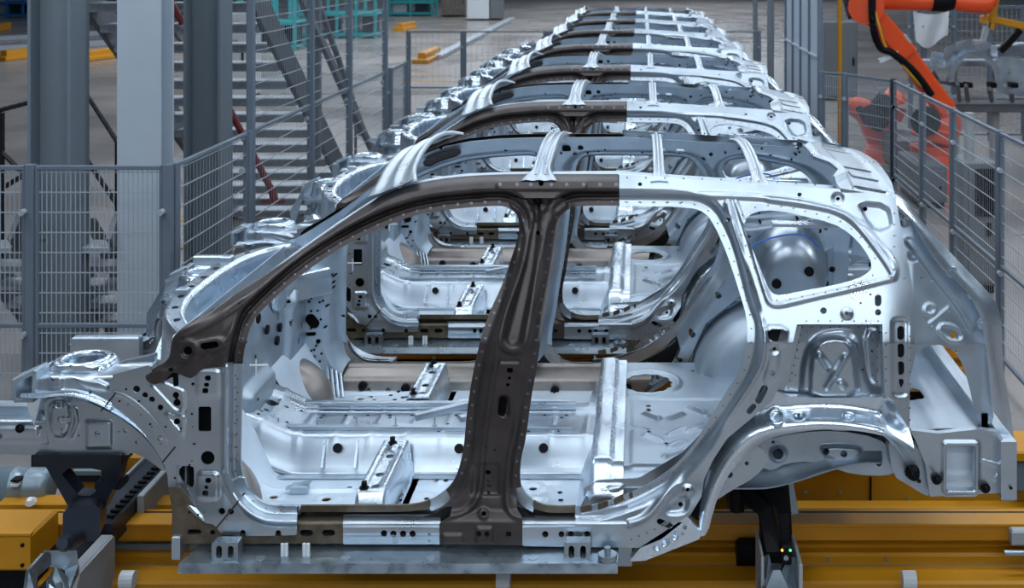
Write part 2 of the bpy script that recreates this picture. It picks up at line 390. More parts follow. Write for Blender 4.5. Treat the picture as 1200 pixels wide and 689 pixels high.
# rear quarter in one pressing
qout = poly([(725,204),(725,204),(775,207),(820,211),(895,216),(970,221),(1000,222),(1045,229),(1050,234),(1057,272),(1070,340),(1072,369),(1072,419),(1066,444),(1066,504),(1066,504),(1052,482),(1045,466),(1037,463),(1037,463),(911,461),(911,461),(900,476),(882,489),(852,514),(835,540),(825,562),(822,582),(810,602),(800,612),(775,632),(750,642),(750,642),(612,640),(612,640),(612,618),(612,618),(674,617),(674,617),(674,588),(674,588),(690,560),(840,430),(840,300),(800,242),(725,242),(725,242)], 0)
sp('rear_quarter', minus(qout, O2, O3, CUT, circ(750,216,2.6), circ(937,228,2.8), circ(982,233,2.6), circ(1014,245,2.8), circ(965,364,4), circ(992,367,2.6), cap(1029,349,1029,355,4), circ(1029,366,3.8), circ(1059,326,1.8),
   cap(1055.5,386,1055.5,394.5,4.2), cap(1055.5,406.5,1055.5,415,4.2), cap(1055.5,427.5,1055.5,435.5,4.2), cap(1055.5,448,1055.5,456,4.2), poly([(898,385),(924,386),(921,400),(902,401)], 1), circ(908,409,2.5), circ(904.5,437,3.8),
   cap(896,455,889,469,4), cap(883,476,878,482,3.3), circ(797.5,591,3), circ(806,574,2.6), cap(773,611,785,616,3.4), circ(853,258,2.8), circ(876,318,2), circ(1060,477,2.2), circ(1058,432,1),
   circ(639,626,3.8), circ(658,626,3.6), circ(669,626,3.6), circ(688,626,3.8), circ(880,331,1.6)), (610,200,1076,646), 2, MS, 'zinc', CAR, mirror=True, label='silver rear quarter pressing round the side window')
# sill: flange under the door openings, dark gap, box with a top face
def sill_map(u, v):
    y = .005+.10*(1-ss(603, 613, v))-.0*v
    y = y+.010*(ss(627, 629, v))-.004*(ss(616, 618, v)-ss(634, 636, v))
    return W(u, v, y)
def strip(name, x0, x1, y0, y1, holes, m, mp=sill_map, step=2, **k):
    return sp(name, minus(rectf(x0, y0, x1, y1, .5), *holes), (x0-3, y0-3, x1+3, y1+3), step, mp, m, CAR, mirror=True, **k)
sp('sill_reinforcement', minus(poly([(197,571),(212,571),(240,608),(262,616),(345,618),(347,606),(402,606),(402,637),(212,637),(211,628),(201,627),(201,616),(202,600)], 0),
   cap(222,623.5,233,623.5,3.2), circ(249,624,3.2), circ(284.5,624,3.3), circ(326,624.5,3.4), cap(355,624.5,363,624.5,3.7), cap(381,624.5,389,624.5,3.7), circ(212,590,1.2), circ(219,608,1.2), circ(204,625,1.5)),
   (194,568,406,640), 2, lambda u, v: W(u, v, Y0(u, v)*0+.018+.08*(1-ss(606, 613, v))*(u > 346)), 'brown', CAR, mirror=True, label='brown front sill reinforcement')
strip('sill_outer', 402, 516, 603, 638, [circ(450,625,3.8), circ(461,625.5,3.8), circ(472.5,625.5,3.8), circ(483.5,625.5,3.8), rectf(407,622,408,630,.3), rectf(431,622,432,630,.3), circ(503,626,1.4), circ(503,634,1.4)], 'zinc')
strip('sill_outer', 611, 676, 605, 639, [circ(639,626,3.8), circ(658,626,3.6), circ(669,626,3.6), circ(621,625,1.4), circ(621,634,1.4)], 'zinc')
# inner flange strips below the openings
fl = lambda u, v: W(u, v, .085+0*v)
nearopen = lambda O, w: (lambda u, v: np.minimum(-O(u, v)+.4, w+O(u, v)))
def flange(name, O, w, x0, x1, y0, y1, m, mp=fl, **k):
    n = nearopen(O, w); r = rectf(x0, y0, x1, y1, .1)
    return sp(name, lambda u, v: np.minimum(n(u, v), r(u, v)), (x0-2, y0-2, x1+2, y1+2), 2, mp, m, CAR, mirror=True, rim=(0, .012, 0), **k)
flange('sill_flange', O1, 7, 350, 505, 570, 604, 'brown', label='brown inner sill flange')
flange('sill_flange', O1, 12, 504, 531, 560, 604, 'zinc')
flange('sill_flange', O2, 12, 604, 625, 570, 604, 'zinc')
flange('sill_flange', O2, 7, 624, 676, 575, 604, 'brown')
flange('closing_flange', O1, 13, 276, 352, 560, 604, 'zinc', mp=lambda u, v: W(u, v, .075+0*v))
for a, b in (((680,601),(693,598)), ((700,598),(712,593)), ((719,592),(730,586)), ((737,585),(741,583))):
    sp('sill_tab', poly([(a[0],a[1]-7),(b[0],b[1]-7),(b[0]+1,b[1]),(a[0]+1,a[1])], 0), (a[0]-3,b[1]-12,b[0]+4,a[1]+4), 1.5, lambda u, v: W(u, v, .004+0*v), 'brown', CAR, mirror=True)
# angled silver patch at the rear door foot with dark gap beneath
sp('sill_gusset', minus(poly([(674,594),(681,603),(735,592),(742,617),(675,617)], 0), circ(680,607,2)), (671,588,745,620), 2, lambda u, v: W(u, v, -.012+.04*(1-ss(604, 614, v))), 'zinc', CAR, mirror=True)
# closed inner panel behind the flank (its face looks into the cabin)
def HI(u, v):
    d = np.minimum(dO(u, v), np.minimum(-O3(u, v), 60))
    return -.085*ss(6, 20, d)-.0*u
iout = poly([(196,425),(203,396),(217,382),(247,365),(300,330),(350,296),(400,261),(450,229),(475,219),(512,211),(550,207),(600,205),(725,204),(820,211),(895,216),(970,221),(1000,223),(1045,230),(1066,340),(1068,420),(1062,500),(1000,470),(905,470),(850,514),(822,575),(800,605),(760,632),(212,632),(204,575),(192,500),(150,470),(140,452)], 0)
IH = [cap(244,505,249,512,8), rectf(228,402,244,440,5), cap(228,470,228,478,3), circ(206,498,4), circ(214,540,5), rectf(236,525,252,531,1), rectf(234,560,252,566,1), circ(255,540,4), circ(262,478,2.4), circ(242,478,2.4), circ(250,456,2.4),
      circ(420,228,2.6), circ(470,221,2), circ(560,223,2.8), circ(590,224,2), circ(700,222,2.5), rectf(640,214,652,224,1), rectf(662,214,670,222,1), rectf(775,220,787,229,1), rectf(800,220,812,229,1), circ(792,225,1.5), circ(768,225,1.5), circ(850,229,3.4), circ(910,233,3), circ(940,238,3),
      cap(1040,300,1042,310,3.5), circ(1010,240,3.4), circ(590,420,3), cap(596,470,592,488,4), circ(915,375,3), circ(940,368,2.4), circ(980,360,3), circ(1010,352,3), circ(1040,350,3), cap(1030,345,1030,360,3),
      circ(855,350,2.5), circ(890,410,4), circ(870,470,5), circ(830,530,5), cap(905,430,900,445,4), circ(810,570,5), cap(770,600,790,590,5)]
ITOP = poly([(300,330),(350,292.5),(400,257.5),(450,225.5),(475,215.5),(512,207.5),(550,203.5),(600,201.5),(725,200.5),(820,207),(895,212),(970,217),(1000,219),(1045,226),(1045,250),(970,240),(725,222),(550,222),(475,235),(400,275),(300,350)], 0)
IBOT = poly([(287,640),(287,592),(300,575),(420,575),(740,570),(765,560),(800,535),(812,552),(790,600),(745,640)], 0)
sp('inner_panel', minus(lambda u, v: np.maximum(iout(u, v), ITOP(u, v)), O1, O2, O3, IBOT, *IH), (136,199,1072,636), 3, side(HI, .058), 'zinc2', CAR, mirror=True, label='punched inner panel of the flank')
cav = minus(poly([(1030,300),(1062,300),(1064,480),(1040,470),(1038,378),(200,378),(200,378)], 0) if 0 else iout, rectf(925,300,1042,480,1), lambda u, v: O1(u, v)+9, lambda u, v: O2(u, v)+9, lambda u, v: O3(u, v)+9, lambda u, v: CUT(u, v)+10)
sp('cavity_shade', lambda u, v: np.minimum(cav(u, v)-7, 5e3), (136,204,1072,636), 5, lambda u, v: W(u, v, Y0(u, v)+.082), 'cavity', CAR, mirror=True, rim=None, label='dark sheet added inside the hollow flank to shade its holes')  # added sheet, its dark colour stands in for shade behind the holes
sp('rail_reinforcement', poly([(440,238),(470,224),(497,216),(499,228),(470,237),(446,250)], 1), (436,210,503,254), 2, lambda u, v: W(u, v, Y0(u, v)+.158), 'dark', CAR, mirror=True)
sp('sill_end_bracket', minus(poly([(752,640),(803,607),(807,606),(822,627),(819,632),(756,657),(737,658)], 0), circ(803,618,2.6)), (734,602,826,661), 2, lambda u, v: W(u, v, .0+.03*ss(0, 3, poly([(765,640),(798,619),(802,624),(770,645)], 0)(u, v))*(np.sin(u*.55)>0)), 'shine', CAR, mirror=True, rim=(0, .04, 0))
sp('arch_gap_shade', poly([(806,602),(815,585),(824,565),(826,600),(820,612)], 1), (800,560,830,616), 2, lambda u, v: W(u, v, .10+0*u), 'cavity', CAR, mirror=True)  # dark patch standing in for shade in the slit at the arch
isl = lambda u, v: W(u, v, .16+.0*u-.07*(1-ss(594, 606, v)))
sp('inner_sill', minus(poly([(288,560),(300,586),(325,592),(480,593),(530,575),(545,560),(608,560),(625,590),(672,594),(725,583),(775,558),(815,519),(850,465),(868,452),(858,485),(830,528),(790,566),(755,622),(742,637),(300,637),(230,637),(215,620),(250,560)], 1), O1, O2, circ(330,618,3), circ(360,618,3), circ(460,622,3), circ(600,622,3), circ(720,610,2.4), circ(760,590,2.4), rectf(500,612,512,622,1), rectf(520,612,532,622,1), rectf(540,612,552,622,1)),
   (200,448,880,640), 3, isl, 'tan', CAR, mirror=True, label='bare brownish inner sill')
for (x, y) in ((255,612), (322,610), (388,614), (400,626), (502,622), (618,618), (730,614)):
    both('sill_stud', MB().disc(P(x, y, .165), (0, 1, 0), .022, .02, 12).disc(P(x, y, .185), (0, 1, 0), .009, .015, 8), 'black', CAR)
# seams and weld spots
def seam(name, pts, mp, w=.9):
    ln = line(pts); x = [p[0] for p in pts]; y = [p[1] for p in pts]
    return sp(name, lambda u, v: w-ln(u, v), (min(x)-3, min(y)-3, max(x)+3, max(y)+3), .7, lambda u, v: (lambda q: (q[0], q[1]-.0025, q[2]))(mp(u, v)), 'seam', CAR, rim=None, mirror=True)
seam('panel_joint', [(136,460),(119,481)], MS); seam('panel_joint', [(205,524),(191,541)], MS); seam('panel_joint', [(288,576),(270,599),(254,618)], MS)
seam('panel_joint', [(725,205),(725,241)], MS, .7)
def inb(pts, f): return [p for p in pts if f(*p)]
c1 = walk(O1.p, 15, closed=True); c2 = walk(O2.p, 15, closed=True); c3 = walk(O3.p, 14, closed=True)
def offp(O, gap, d):
    out = []
    for (x, y) in walk(O.p, gap, closed=True):
        e = .5; X = np.array([x]); Yv = np.array([y])
        gx = float((O(X+e, Yv)-O(X-e, Yv))[0]); gy = float((O(X, Yv+e)-O(X, Yv-e))[0]); l = math.hypot(gx, gy) or 1
        out.append((x-gx/l*d, y-gy/l*d))
    return out
isdark1 = lambda x, y: (y < 424 and x < 600) 
s1 = offp(O1, 16, 5); s2 = offp(O2, 16, 5); s3 = offp(O3, 14, 6)
spots('weld_spots', inb(s1, lambda x, y: y < 424 and x < 575), 1.7, MA, 'spotd', CAR, n=8)
spots('weld_spots', [p for p in s1 if p[0] >= 575 or (p[0] > 500 and p[1] < 560)] + [p for p in s2 if p[0] < 662 and p[1] < 560], 1.9, MBp, 'spotd', CAR, n=8)
spots('weld_spots', [(586,216),(606,216),(622,216),(646,216),(664,216),(684,216),(703,216),(722,216)], 2.3, MA, 'spotd', CAR, n=10)
spots('weld_spots', [p for p in s1 if p[1] > 430 and p[0] < 340]+[p for p in s2 if p[0] > 700]+s3+[(284-8, y) for y in range(440, 560, 14)]
      + [(150,474),(165,486),(178,500),(188,520),(203,585),(218,594),(232,606),(226,500),(226,520),(225,540),(232,592),(250,590),(240,600)]
      + [(1048,y) for y in range(250, 340, 13)]+[(1066,y) for y in range(380, 500, 14)]+[(x,376) for x in range(945,1030,14)]+[(1038,y) for y in range(390, 460, 14)]+[(740+i*9, 632-i*4) for i in range(6)], 1.15, MS, 'spotl', CAR)
# ---------------- rear wheel housing ----------------
def WHb(u, v):   # shiny outer arch: swells out to the lip
    lip = line([(822,627),(830,595),(842,562),(862,530),(890,508),(934,500),(979,499),(1024,506),(1051,518),(1071,532)], 3)(u, v)
    y = .105-.075*(1-ss(0, 26, lip))
    for (x, yy, r) in ((936,489,9), (994,489,9)): y = y+.03*ss(0, r, r*1.0-np.hypot((u-x), (v-yy)*1.5))
    y = y+.03*ss(0, 9, 12-np.hypot((u-1047)*.8+(v-488)*-.35, (v-488)*.55))
    y = y-.012*(1-ss(0, 4, np.abs(np.hypot(u-910, v-488)-8)))
    return W(u, v, y)
who = poly([(905,456),(911,459),(925,466),(1030,466),(1038,463),(1047,468),(1058,486),(1066,505),(1071,520),(1071,533),(1056,520),(1040,512),(1020,507),(979,502),(934,506),(896,515),(878,531),(858,550),(846,570),(837,595),(829,626),(820,630),(819,600),(824,575),(834,540),(852,514),(882,489)], 1)
sp('wheel_arch', minus(who, circ(936,486,2.2), circ(1036,478,0.1)), (812,450,1076,634), 2, WHb, 'shine', CAR, rim=(0, .03, 0), mirror=True, label='polished rear wheel arch pressing')
wip = poly([(834,590),(838,575),(850,552),(875,530),(890,520),(902,540),(884,560),(858,574)], 1)
sp('arch_bracket', minus(wip, circ(855,556,4), circ(875,543,2.6)), (828,512,908,596), 2, lambda u, v: W(u, v, .13+0*u), 'zinc', CAR, mirror=True)
def arch_xz(a, r, cx=.66, cz=1.06): return (cx+r*math.cos(a)*1.02, cz+r*math.sin(a))
def wh(i, j):    # inner wheel house: arch shell running inboard with a rounded cap
    a = math.pi*(1.04-.92*i); t = j
    r = .405*(1 if t < .6 else math.sqrt(max(0, 1-((t-.6)/.4)**2)*.97+.0))
    x, z = arch_xz(a, r); return (x, .12+.28*min(t, .6)/.6+.08*math.sin(max(0, t-.6)/.4*math.pi/2), z)
both('wheel_house', gridpatch(36, 18, wh), 'zinc2', CAR, smooth=True)
# frame rail seen under the arch
rl = poly([(883,528),(890,517),(934,507),(980,504),(1030,513),(1046,530),(1050,552),(1040,558),(1000,556),(975,548),(950,540),(920,543),(905,552),(893,548),(884,545)], 1)
def rlb(u, v): return W(u, v, .30-.03*ss(0, 6, poly([(958,526),(965,519),(1010,521),(1012,533),(1000,543),(970,541)], 1)(u, v))-.03*ss(0, 4, circ(912,532,11)(u, v)))
sp('rear_rail', minus(rl, circ(912,532,6.4), circ(968,529,4), circ(989,532,4), circ(1030,543,3.6), circ(906,518,2)), (876,500,1056,562), 2, rlb, 'zinc2', CAR, rim=(0, .10, 0), mirror=True)
both('rail_stop', MB().disc(P(1069,553,.2), (0, -1, 0), .03, .04, 14, r2=.02), 'black', CAR)
sp('arch_closing_plate', minus(poly([(1040,512),(1052,514),(1068,520),(1082,535),(1090,556),(1091,583),(1078,577),(1064,568),(1046,558)], 1), circ(1077,564,3), circ(1078,566,.1)), (1036,508,1096,588), 3, lambda u, v: W(u, v, .22+0*u), 'zinc2', CAR, rim=(0, .12, 0), mirror=True)
# inner quarter panel with the tall pad
padf = poly([(949,467),(948,450),(950,420),(955,404),(966,396),(980,394),(993,397),(1001,408),(1004,430),(1008,466)], 1)
outf = poly([(936,468),(938,430),(946,404),(960,391),(982,387),(1000,390),(1011,408),(1017,440),(1028,462),(1028,470)], 1)
def iqb(u, v):
    y = .15-.025*ss(-2, 7, outf(u, v))-.045*ss(-1, 4, padf(u, v))
    for l in (line([(960,417),(969,431)]), line([(991,418),(969,454)]), line([(985,449),(989,453)])): y = y-.030*(1-ss(1, 4.5, l(u, v)))
    y = y-.015*ss(0, 3, poly([(1012,384),(1032,384),(1033,455),(1020,450),(1014,430)], 1)(u, v))
    y = y+.04*np.clip((u-1000)/60, 0, 1)+ .03*np.clip((400-v)/60, 0, 3)
    return W(u, v, y)
sp('inner_quarter', minus(poly([(900,350),(930,352),(1042,346),(1046,380),(1046,478),(905,478),(905,440)], 0), circ(1020,394,1.2), circ(1018,405,1), circ(946,388,1.2), circ(935,420,1.2), circ(932,440,1.2)), (896,340,1050,484), 2, iqb, 'zinc', CAR, mirror=True, label='inner quarter panel with arched pad')
spots('weld_spots', [(x, 383) for x in range(940, 1030, 11)]+[(1022+6*(k % 2), 398+k*7) for k in range(8)]+[(938-k*2, 392+k*9) for k in range(8)], 1.1, lambda u, v: (lambda q: (q[0], q[1]-.002, q[2]))(iqb(u, v)), 'spotl', CAR)
both('quarter_strut', MB().rect([P(1034,379,.10), P(1036,465,.08)], .012, .05, (0, 1, 0)), 'zinc', CAR)
both('quarter_flange', MB().rect([P(934,381,.10), P(928,410,.10), P(914,456,.10)], .03, .01, (0, 1, 0)), 'zinc', CAR)
# damper dome facing into the cabin
def dome(i, j):
    a = 2*math.pi*i; t = j; r = .215*(1-.45*t**1.6)
    return (.74+r*math.cos(a)*.92, .19+.19*math.sin(t*math.pi/2), 1.63+r*math.sin(a)*1.15-.05*t)
v, f = gridpatch(32, 10, dome); v.append((.74, .385, 1.585)); f += [[10*33+k, 10*33+k+1, len(v)-1] for k in range(32)]
both('damper_dome', (v, f), 'zinc', CAR, smooth=True)
for (x, z) in ((.66, 1.60), (.82, 1.66), (.86, 1.46)): both('dome_stud', MB().disc((x, .375, z), (0, 1, .15), .024, .02, 12), 'black', CAR)
# ---------------- rear end: tailgate frame, corner plate, rear panels ----------------
fo = [(1040,222),(1060,235),(1083,262),(1115,297),(1135,318),(1163,348),(1170,362),(1174,383),(1176,430),(1184,480),(1189,522)]
fi = [(1036,232),(1052,246),(1072,264),(1085,288),(1101,310),(1121,331),(1140,351),(1148,369),(1153,388),(1158,430),(1162,476),(1163,505)]
def ladder(a, b, ya, yb, n=4, cr=.02):
    A = catmull([(p[0], p[1], 0) for p in a], n); B = catmull([(p[0], p[1], 0) for p in b], n); v = []; f = []; K = 6
    for i, (p, q) in enumerate(zip(A, B)):
        for k in range(K+1):
            t = k/K; y = ya+(yb-ya)*t-cr*math.sin(math.pi*t); v.append(W(p.x+(q.x-p.x)*t, p.y+(q.y-p.y)*t, y))
    for i in range(len(A)-1):
        for k in range(K): f.append([i*(K+1)+k, i*(K+1)+k+1, (i+1)*(K+1)+k+1, (i+1)*(K+1)+k])
    return v, f
both('tailgate_frame', ladder(fo, fi, .34, .27), 'shine', CAR, smooth=True, label='bright curved tailgate frame')
fq = [(1046,231),(1052,240),(1058,270),(1064,300),(1071,340),(1073,370),(1073,420),(1073,445)]
fj = [(1036,232),(1052,246),(1072,264),(1085,288),(1101,310),(1121,331),(1146,366),(1153,400)]
def dpb(u, v):
    y = .20+.10*np.clip((u-1070)/80, 0, 1)+.20*np.clip((402-v)/190, 0, 1.1)*.9
    y = y-.02*ss(0, 4, circ(1090,363,6.5)(u, v))*0-.012*(1-ss(0, 2.5, np.abs(np.hypot(u-1090, v-363)-6)))
    y = y-.014*(1-ss(0, 3, np.abs(poly([(1100,388),(1104,380),(1118,382),(1129,390),(1127,401),(1112,400)], 1)(u, v))))
    y = y-.03*(1-ss(0, 5, line([(1064,282),(1078,300),(1100,330),(1125,362),(1138,385)], 3)(u, v)))
    y = y-.012*(1-ss(0, 2, line([(1090,379),(1113,360)])(u, v)))+.02*ss(0, 4, circ(1070,300,7)(u, v))
    return W(u, v, y)
dout = poly([(1048,234),(1058,248),(1072,266),(1085,290),(1101,311),(1121,332),(1141,353),(1149,370),(1155,400),(1160,450),(1166,500),(1146,502),(1140,470),(1130,430),(1118,410),(1095,402),(1074,412),(1071,420),(1071,369),(1069,340),(1056,272)], 1)
sp('d_pillar', minus(dout, rectf(1114,389,1120,397,2), circ(1080,326,1.8), circ(1092,329,1.8), circ(1121,412,2), circ(1112,365,1.4), circ(1092,382,1.2), circ(1100,375,1.2)), (1044,230,1170,506), 2, dpb, 'zinc2', CAR, mirror=True, label='inner rear corner pillar plate')
sp('lamp_bracket', circ(1060,260,9), (1048,248,1072,272), 1.5, lambda u, v: W(u, v, .33-.02*ss(2, 6, 9-np.hypot(u-1060, v-260))), 'zinc', CAR, mirror=True)
for (x, y, Yq) in ((1115,318,.29), (1140,344,.30), (1152,379,.30)):
    both('frame_boss', MB().disc(P(x, y, Yq), (.3, -1, .2), .026, .012, 14, r2=.018).disc(P(x, y, Yq-.012), (.3, -1, .2), .008, .004, 8), 'shine', CAR)
rcp = poly([(1066,504),(1100,508),(1146,503),(1183,508),(1187,524),(1187,577),(1187,577),(1090,582),(1090,582),(1085,545),(1074,518)], 0)
def rcb(u, v):
    y = .17+0*u; r = rectf(1106,519,1146,578,4)(u, v)
    y = y-.014*(1-ss(1, 4, np.abs(r-1)))-.008*(1-ss(0, 2.2, line([(1152,540),(1170,545),(1175,552),(1166,562),(1186,563)], 3)(u, v)))
    return W(u, v, y)
sp('rear_corner_plate', minus(rcp, rectf(1109,522,1142,575,2), circ(1114,524,.1)), (1060,498,1192,586), 2, rcb, 'zinc', CAR, mirror=True, rim=(0, .03, 0), label='corner plate with framed window')
sp('corner_box', rectf(1104,516,1146,582,3), (1100,512,1150,586), 4, lambda u, v: W(u, v, .24+.0*u), 'floorm', CAR, mirror=True)
for (x, y) in ((1097,561), (1154,571), (1182,571)):
    both('plate_stud', MB().disc(P(x, y, .165), (0, -1, 0), .019, .012, 14).tube([P(x, y, .155), P(x+3, y+1, .11)], .006, 8), 'black', CAR)
# cross member behind, rear floor
zt = CZ-(505+50)*(D0+.2)/F
RX = (1187-VX)*(D0+.17)/F
def rear_floor(u, v):
    z = 1.33+.005*(ss(.02, .05, (u*1.0) % .16)-ss(.10, .13, (u*1.0) % .16))+0*v
    return (u, v, z)
sp('boot_floor', minus(rectf(.62, .30, RX-.04, 1.54, .03), rectf(.85, .62, 1.2, .75, .03), circ(.75, .5, .02)), (.55, .25, RX, 1.6), .015, rear_floor, 'zinc', CAR, rim=(0, 0, -.006))
mb = MB()
mb.box(RX-.06, RX, .12, 1.72, 1.12, 1.36); mb.box(RX-.10, RX-.06, .3, 1.54, 1.30, 1.40)
part('rear_panel', mb, 'zinc', CAR)
def hole_row(name, m, p, mirror=True):
    mb = MB()
    for c, n, r in p: mb.disc(c, n, r, .003, 10)
    return part(name, mb, m, CAR, mirror=mirror, kind='stuff')
# ---------------- floor ----------------
def em(u, v, ls, w, h):
    z = 0*u
    for l in ls: z = np.maximum(z, h*(1-ss(w*.5, w, line(l)(u, v))))
    return z
XD = -1.74
fb = [[(-1.60,.20),(-1.15,.20)], [(-1.60,.34),(-1.48,.38),(-1.30,.30),(-1.15,.34)], [(-1.55,.50),(-1.2,.50)], [(-.90,.30),(-.40,.30)], [(-.90,.48),(-.76,.40),(-.6,.48),(-.4,.42)], [(-.85,.58),(-.35,.58)],
      [(-1.60,1.64),(-1.15,1.64)], [(-1.60,1.46),(-1.48,1.50),(-1.34,1.43),(-1.22,1.49),(-1.13,1.46)], [(-1.55,1.32),(-1.15,1.34)], [(-.90,1.54),(-.40,1.54)], [(-.90,1.36),(-.7,1.42),(-.4,1.36)], [(-.8,1.27),(-.5,1.27)],
      [(-.80,.36),(-.72,.42)], [(-.72,.36),(-.80,.42)]]
FH = [(-1.42,.27,.016),(-1.28,.42,.020),(-.98+.2,.24,.014),(-.62,.35,.016),(-.45,.52,.018),(-1.50,.44,.018),(-1.4,1.56,.018),(-1.2,1.4,.014),(-.7,1.5,.02),(-.5,1.32,.016)]
def floorz(u, v):
    z = 1.0+em(u, v, fb, .018, .009)+.30*ss(-1.50, -1.76, u)**1.3
    for x, y, r in FH: z = z+.006*(1-ss(.006, .012, np.abs(np.hypot(u-x, v-y)-r-.018)))
    z = z+.045*ss(.14, .08, v)+.045*ss(1.70, 1.76, v)
    return (u, v, z)
sp('floor_pan', minus(rectf(XD, .09, -.20, 1.75, .02), rectf(-1.8, .70, -.19, 1.14, .01), *[circ(x, y, r) for x, y, r in FH]), (XD-.02, .07, -.18, 1.77), .0125, floorz, 'floorm', CAR, rim=(0, 0, -.005))
def tunz(u, v):
    z = 1.0+.145*ss(.655, .735, v)*(1-ss(1.105, 1.185, v))+.10*ss(-1.45, -1.76, u)
    z = z-.020*ss(.80, .815, v)*(1-ss(1.025, 1.04, v))+.006*(1-ss(.004, .012, np.abs((u % .155)-.07)))*ss(.68, .72, v)*(1-ss(1.12, 1.16, v))
    return (u, v, z)
sp('tunnel', minus(rectf(XD, .645, -.20, 1.195, .01), *[circ(-1.66+.155*k, .865, .013) for k in range(9)], *[circ(-1.60+.155*k, .975, .011) for k in range(9)], circ(-1.66,.95,.03)),
   (XD-.02, .63, -.18, 1.21), .0125, tunz, 'zinc', CAR, rim=(0, 0, -.005), label='raised centre tunnel of the floor')
for y in (.775, 1.065):
    both_ = part('tunnel_rail', MB().rect([(-1.70, y, 1.158), (-.30, y, 1.152)], .03, .02).rect([(-1.70, y-.026, 1.146), (-.30, y-.026, 1.142)], .018, .006), 'zinc', CAR)
for k in range(8):
    part('tunnel_clip', MB().tube([(-1.58+.17*k, .775, 1.15), (-1.58+.17*k, .775, 1.20)], .0035, 6).disc((-1.58+.17*k, .775, 1.165), (0, 0, 1), .012, .004, 8), 'zinc2', CAR)
for x, y in ((-1.30, .72), (-.78, .715), (-.42, .72)):
    part('tunnel_stud', MB().disc((x, y-.03, 1.10), (0, -1, .5), .02, .012, 12), 'black', CAR)
part('shift_bracket', MB().rect([(-1.00, .86, 1.17), (-.78, .96, 1.19)], .03, .03).rect([(-.80, .84, 1.17), (-.66, .92, 1.18)], .03, .025), 'zinc', CAR)
def cross(x0, ya, yb, flip):
    L = yb-ya
    def mp(u, v):
        z = 1.0+.145*(1-ss(.060, .092, np.abs(u)))-.012*ss(.0, .01, rectf(-.035, ya+.05, .035, yb-.06, .02)(u, v))
        z = z-.10*ss(ya+.03, ya-.02, v) if not flip else z-.10*ss(yb-.03, yb+.02, v)
        return (x0+u*.86+(0*v), v, z)
    hs = [circ(0, ya+.20, .021), circ(.005, ya+.09, .020), circ(-.02, yb-.06, .016), circ(0, yb-.14, .020)]
    sp('seat_crossmember', minus(rectf(-.125, ya, .125, yb, .01), *hs, rectf(.083, ya+.12, .090, ya+.3, .003)), (-.14, ya-.02, .14, yb+.02), .009, mp, 'shine', CAR, rim=(0, 0, -.005), label='pressed seat crossmember with round holes')
    for (x, y) in ((x0-.03, ya+.05), (x0-.01, yb-.03)):
        part('seat_bolt', MB().disc((x, y, 1.14), (0, 0, 1), .019, .008, 12).tube([(x, y, 1.145), (x, y, 1.17)], .011, 8), 'black', CAR)
cross(-1.045, .14, .665, False); cross(-1.045, 1.175, 1.70, True)
# ---------------- dash panel, cowl ----------------
def dash(u, v):
    x = -1.73-.05*ss(1.45, 1.75, v)+.10*ss(1.2, 1.0, v)
    x = x+.03*ss(0, .05, poly([(1.32,1.10),(1.68,1.10),(1.70,1.45),(1.60,1.62),(1.40,1.60)], 1)(u, v))+.02*ss(0, .03, circ(1.46,1.55,.075)(u, v))+.03*ss(0, .05, rectf(.15, 1.1, .5, 1.6, .08)(u, v))
    x = x+.05*ss(0, .06, rectf(.70, 1.0, 1.14, 1.35, .08)(u, v))
    return (x, u, v)
sp('dash_panel', minus(rectf(.10, .97, 1.74, 1.76, .02), circ(1.53,1.30,.016), circ(1.60,1.36,.022), circ(1.57,1.22,.012), circ(1.42,1.42,.02), circ(1.40,1.22,.012), circ(1.30,1.5,.03)), (.07, .94, 1.77, 1.79), .014, dash, 'zinc2', CAR, rim=(-.006, 0, 0))
def toe(i, j):
    a = (i-.5)*math.pi; b = j*math.pi/2
    return (-1.76+.24*math.cos(a)*math.cos(b), .34+.19*math.sin(a)*math.cos(b), .99+.24*math.sin(b))
both('toe_bulge', gridpatch(20, 10, toe), 'tan', CAR, smooth=True, label='brownish wheel housing bulge beside the dash')
for (y, z) in ((1.08,1.49), (1.28,1.44), (1.24,1.39), (.95,1.58), (1.50,1.62)):
    part('dash_stud', MB().disc((-1.725, y, z), (1, 0, 0), .022, .01, 12), 'black', CAR)
part('dash_pad', MB().disc((-1.735, 1.28, 1.60), (1, 0, 0), .085, .02, 28, r2=.078), 'shine', CAR)
for k in range(4): both('dash_rib', MB().tube([(-1.60+.022*k, .155, 1.12-.012*k), (-1.56+.022*k, .26, 1.00)], .009, 8), 'zinc', CAR)
sec = [(-.12, -.30), (-.11, -.16), (-.105, -.03), (-.095, 0), (-.03, .004), (-.018, -.012), (-.005, -.10), (.03, -.125), (.085, -.13), (.095, -.17), (.10, -.26)]
def cwl(i, j):
    y = .16+1.52*j; k = i*(len(sec)-1); a = int(min(k, len(sec)-2)); t = k-a
    sx = sec[a][0]+(sec[a+1][0]-sec[a][0])*t; sz = sec[a][1]+(sec[a+1][1]-sec[a][1])*t
    b = 1-abs((y-.92)/.76)**3
    return (-1.68+sx*1.1-.21*b, y, 1.755+sz+.015*b)
part('cowl', gridpatch(40, 40, cwl), 'shine', CAR, smooth=True)
for k in range(9):
    y = .30+k*.155; b = 1-abs((y-.92)/.76)**3
    part('cowl_slot', MB().disc((-1.745-.21*b, y, 1.757+.015*b), (0, 0, 1), .014, .0022, 8), 'black', CAR)
both('cowl_clip', MB().box(-1.97, -1.92, .62, .66, 1.765, 1.80), 'zinc', CAR)
both('locating_pin', MB().tube([(-1.50, .13, 1.64), (-1.43, .13, 1.64)], .004, 6).tube([(-1.475, .13, 1.66), (-1.475, .13, 1.60)], .003, 6), 'white', CAR)
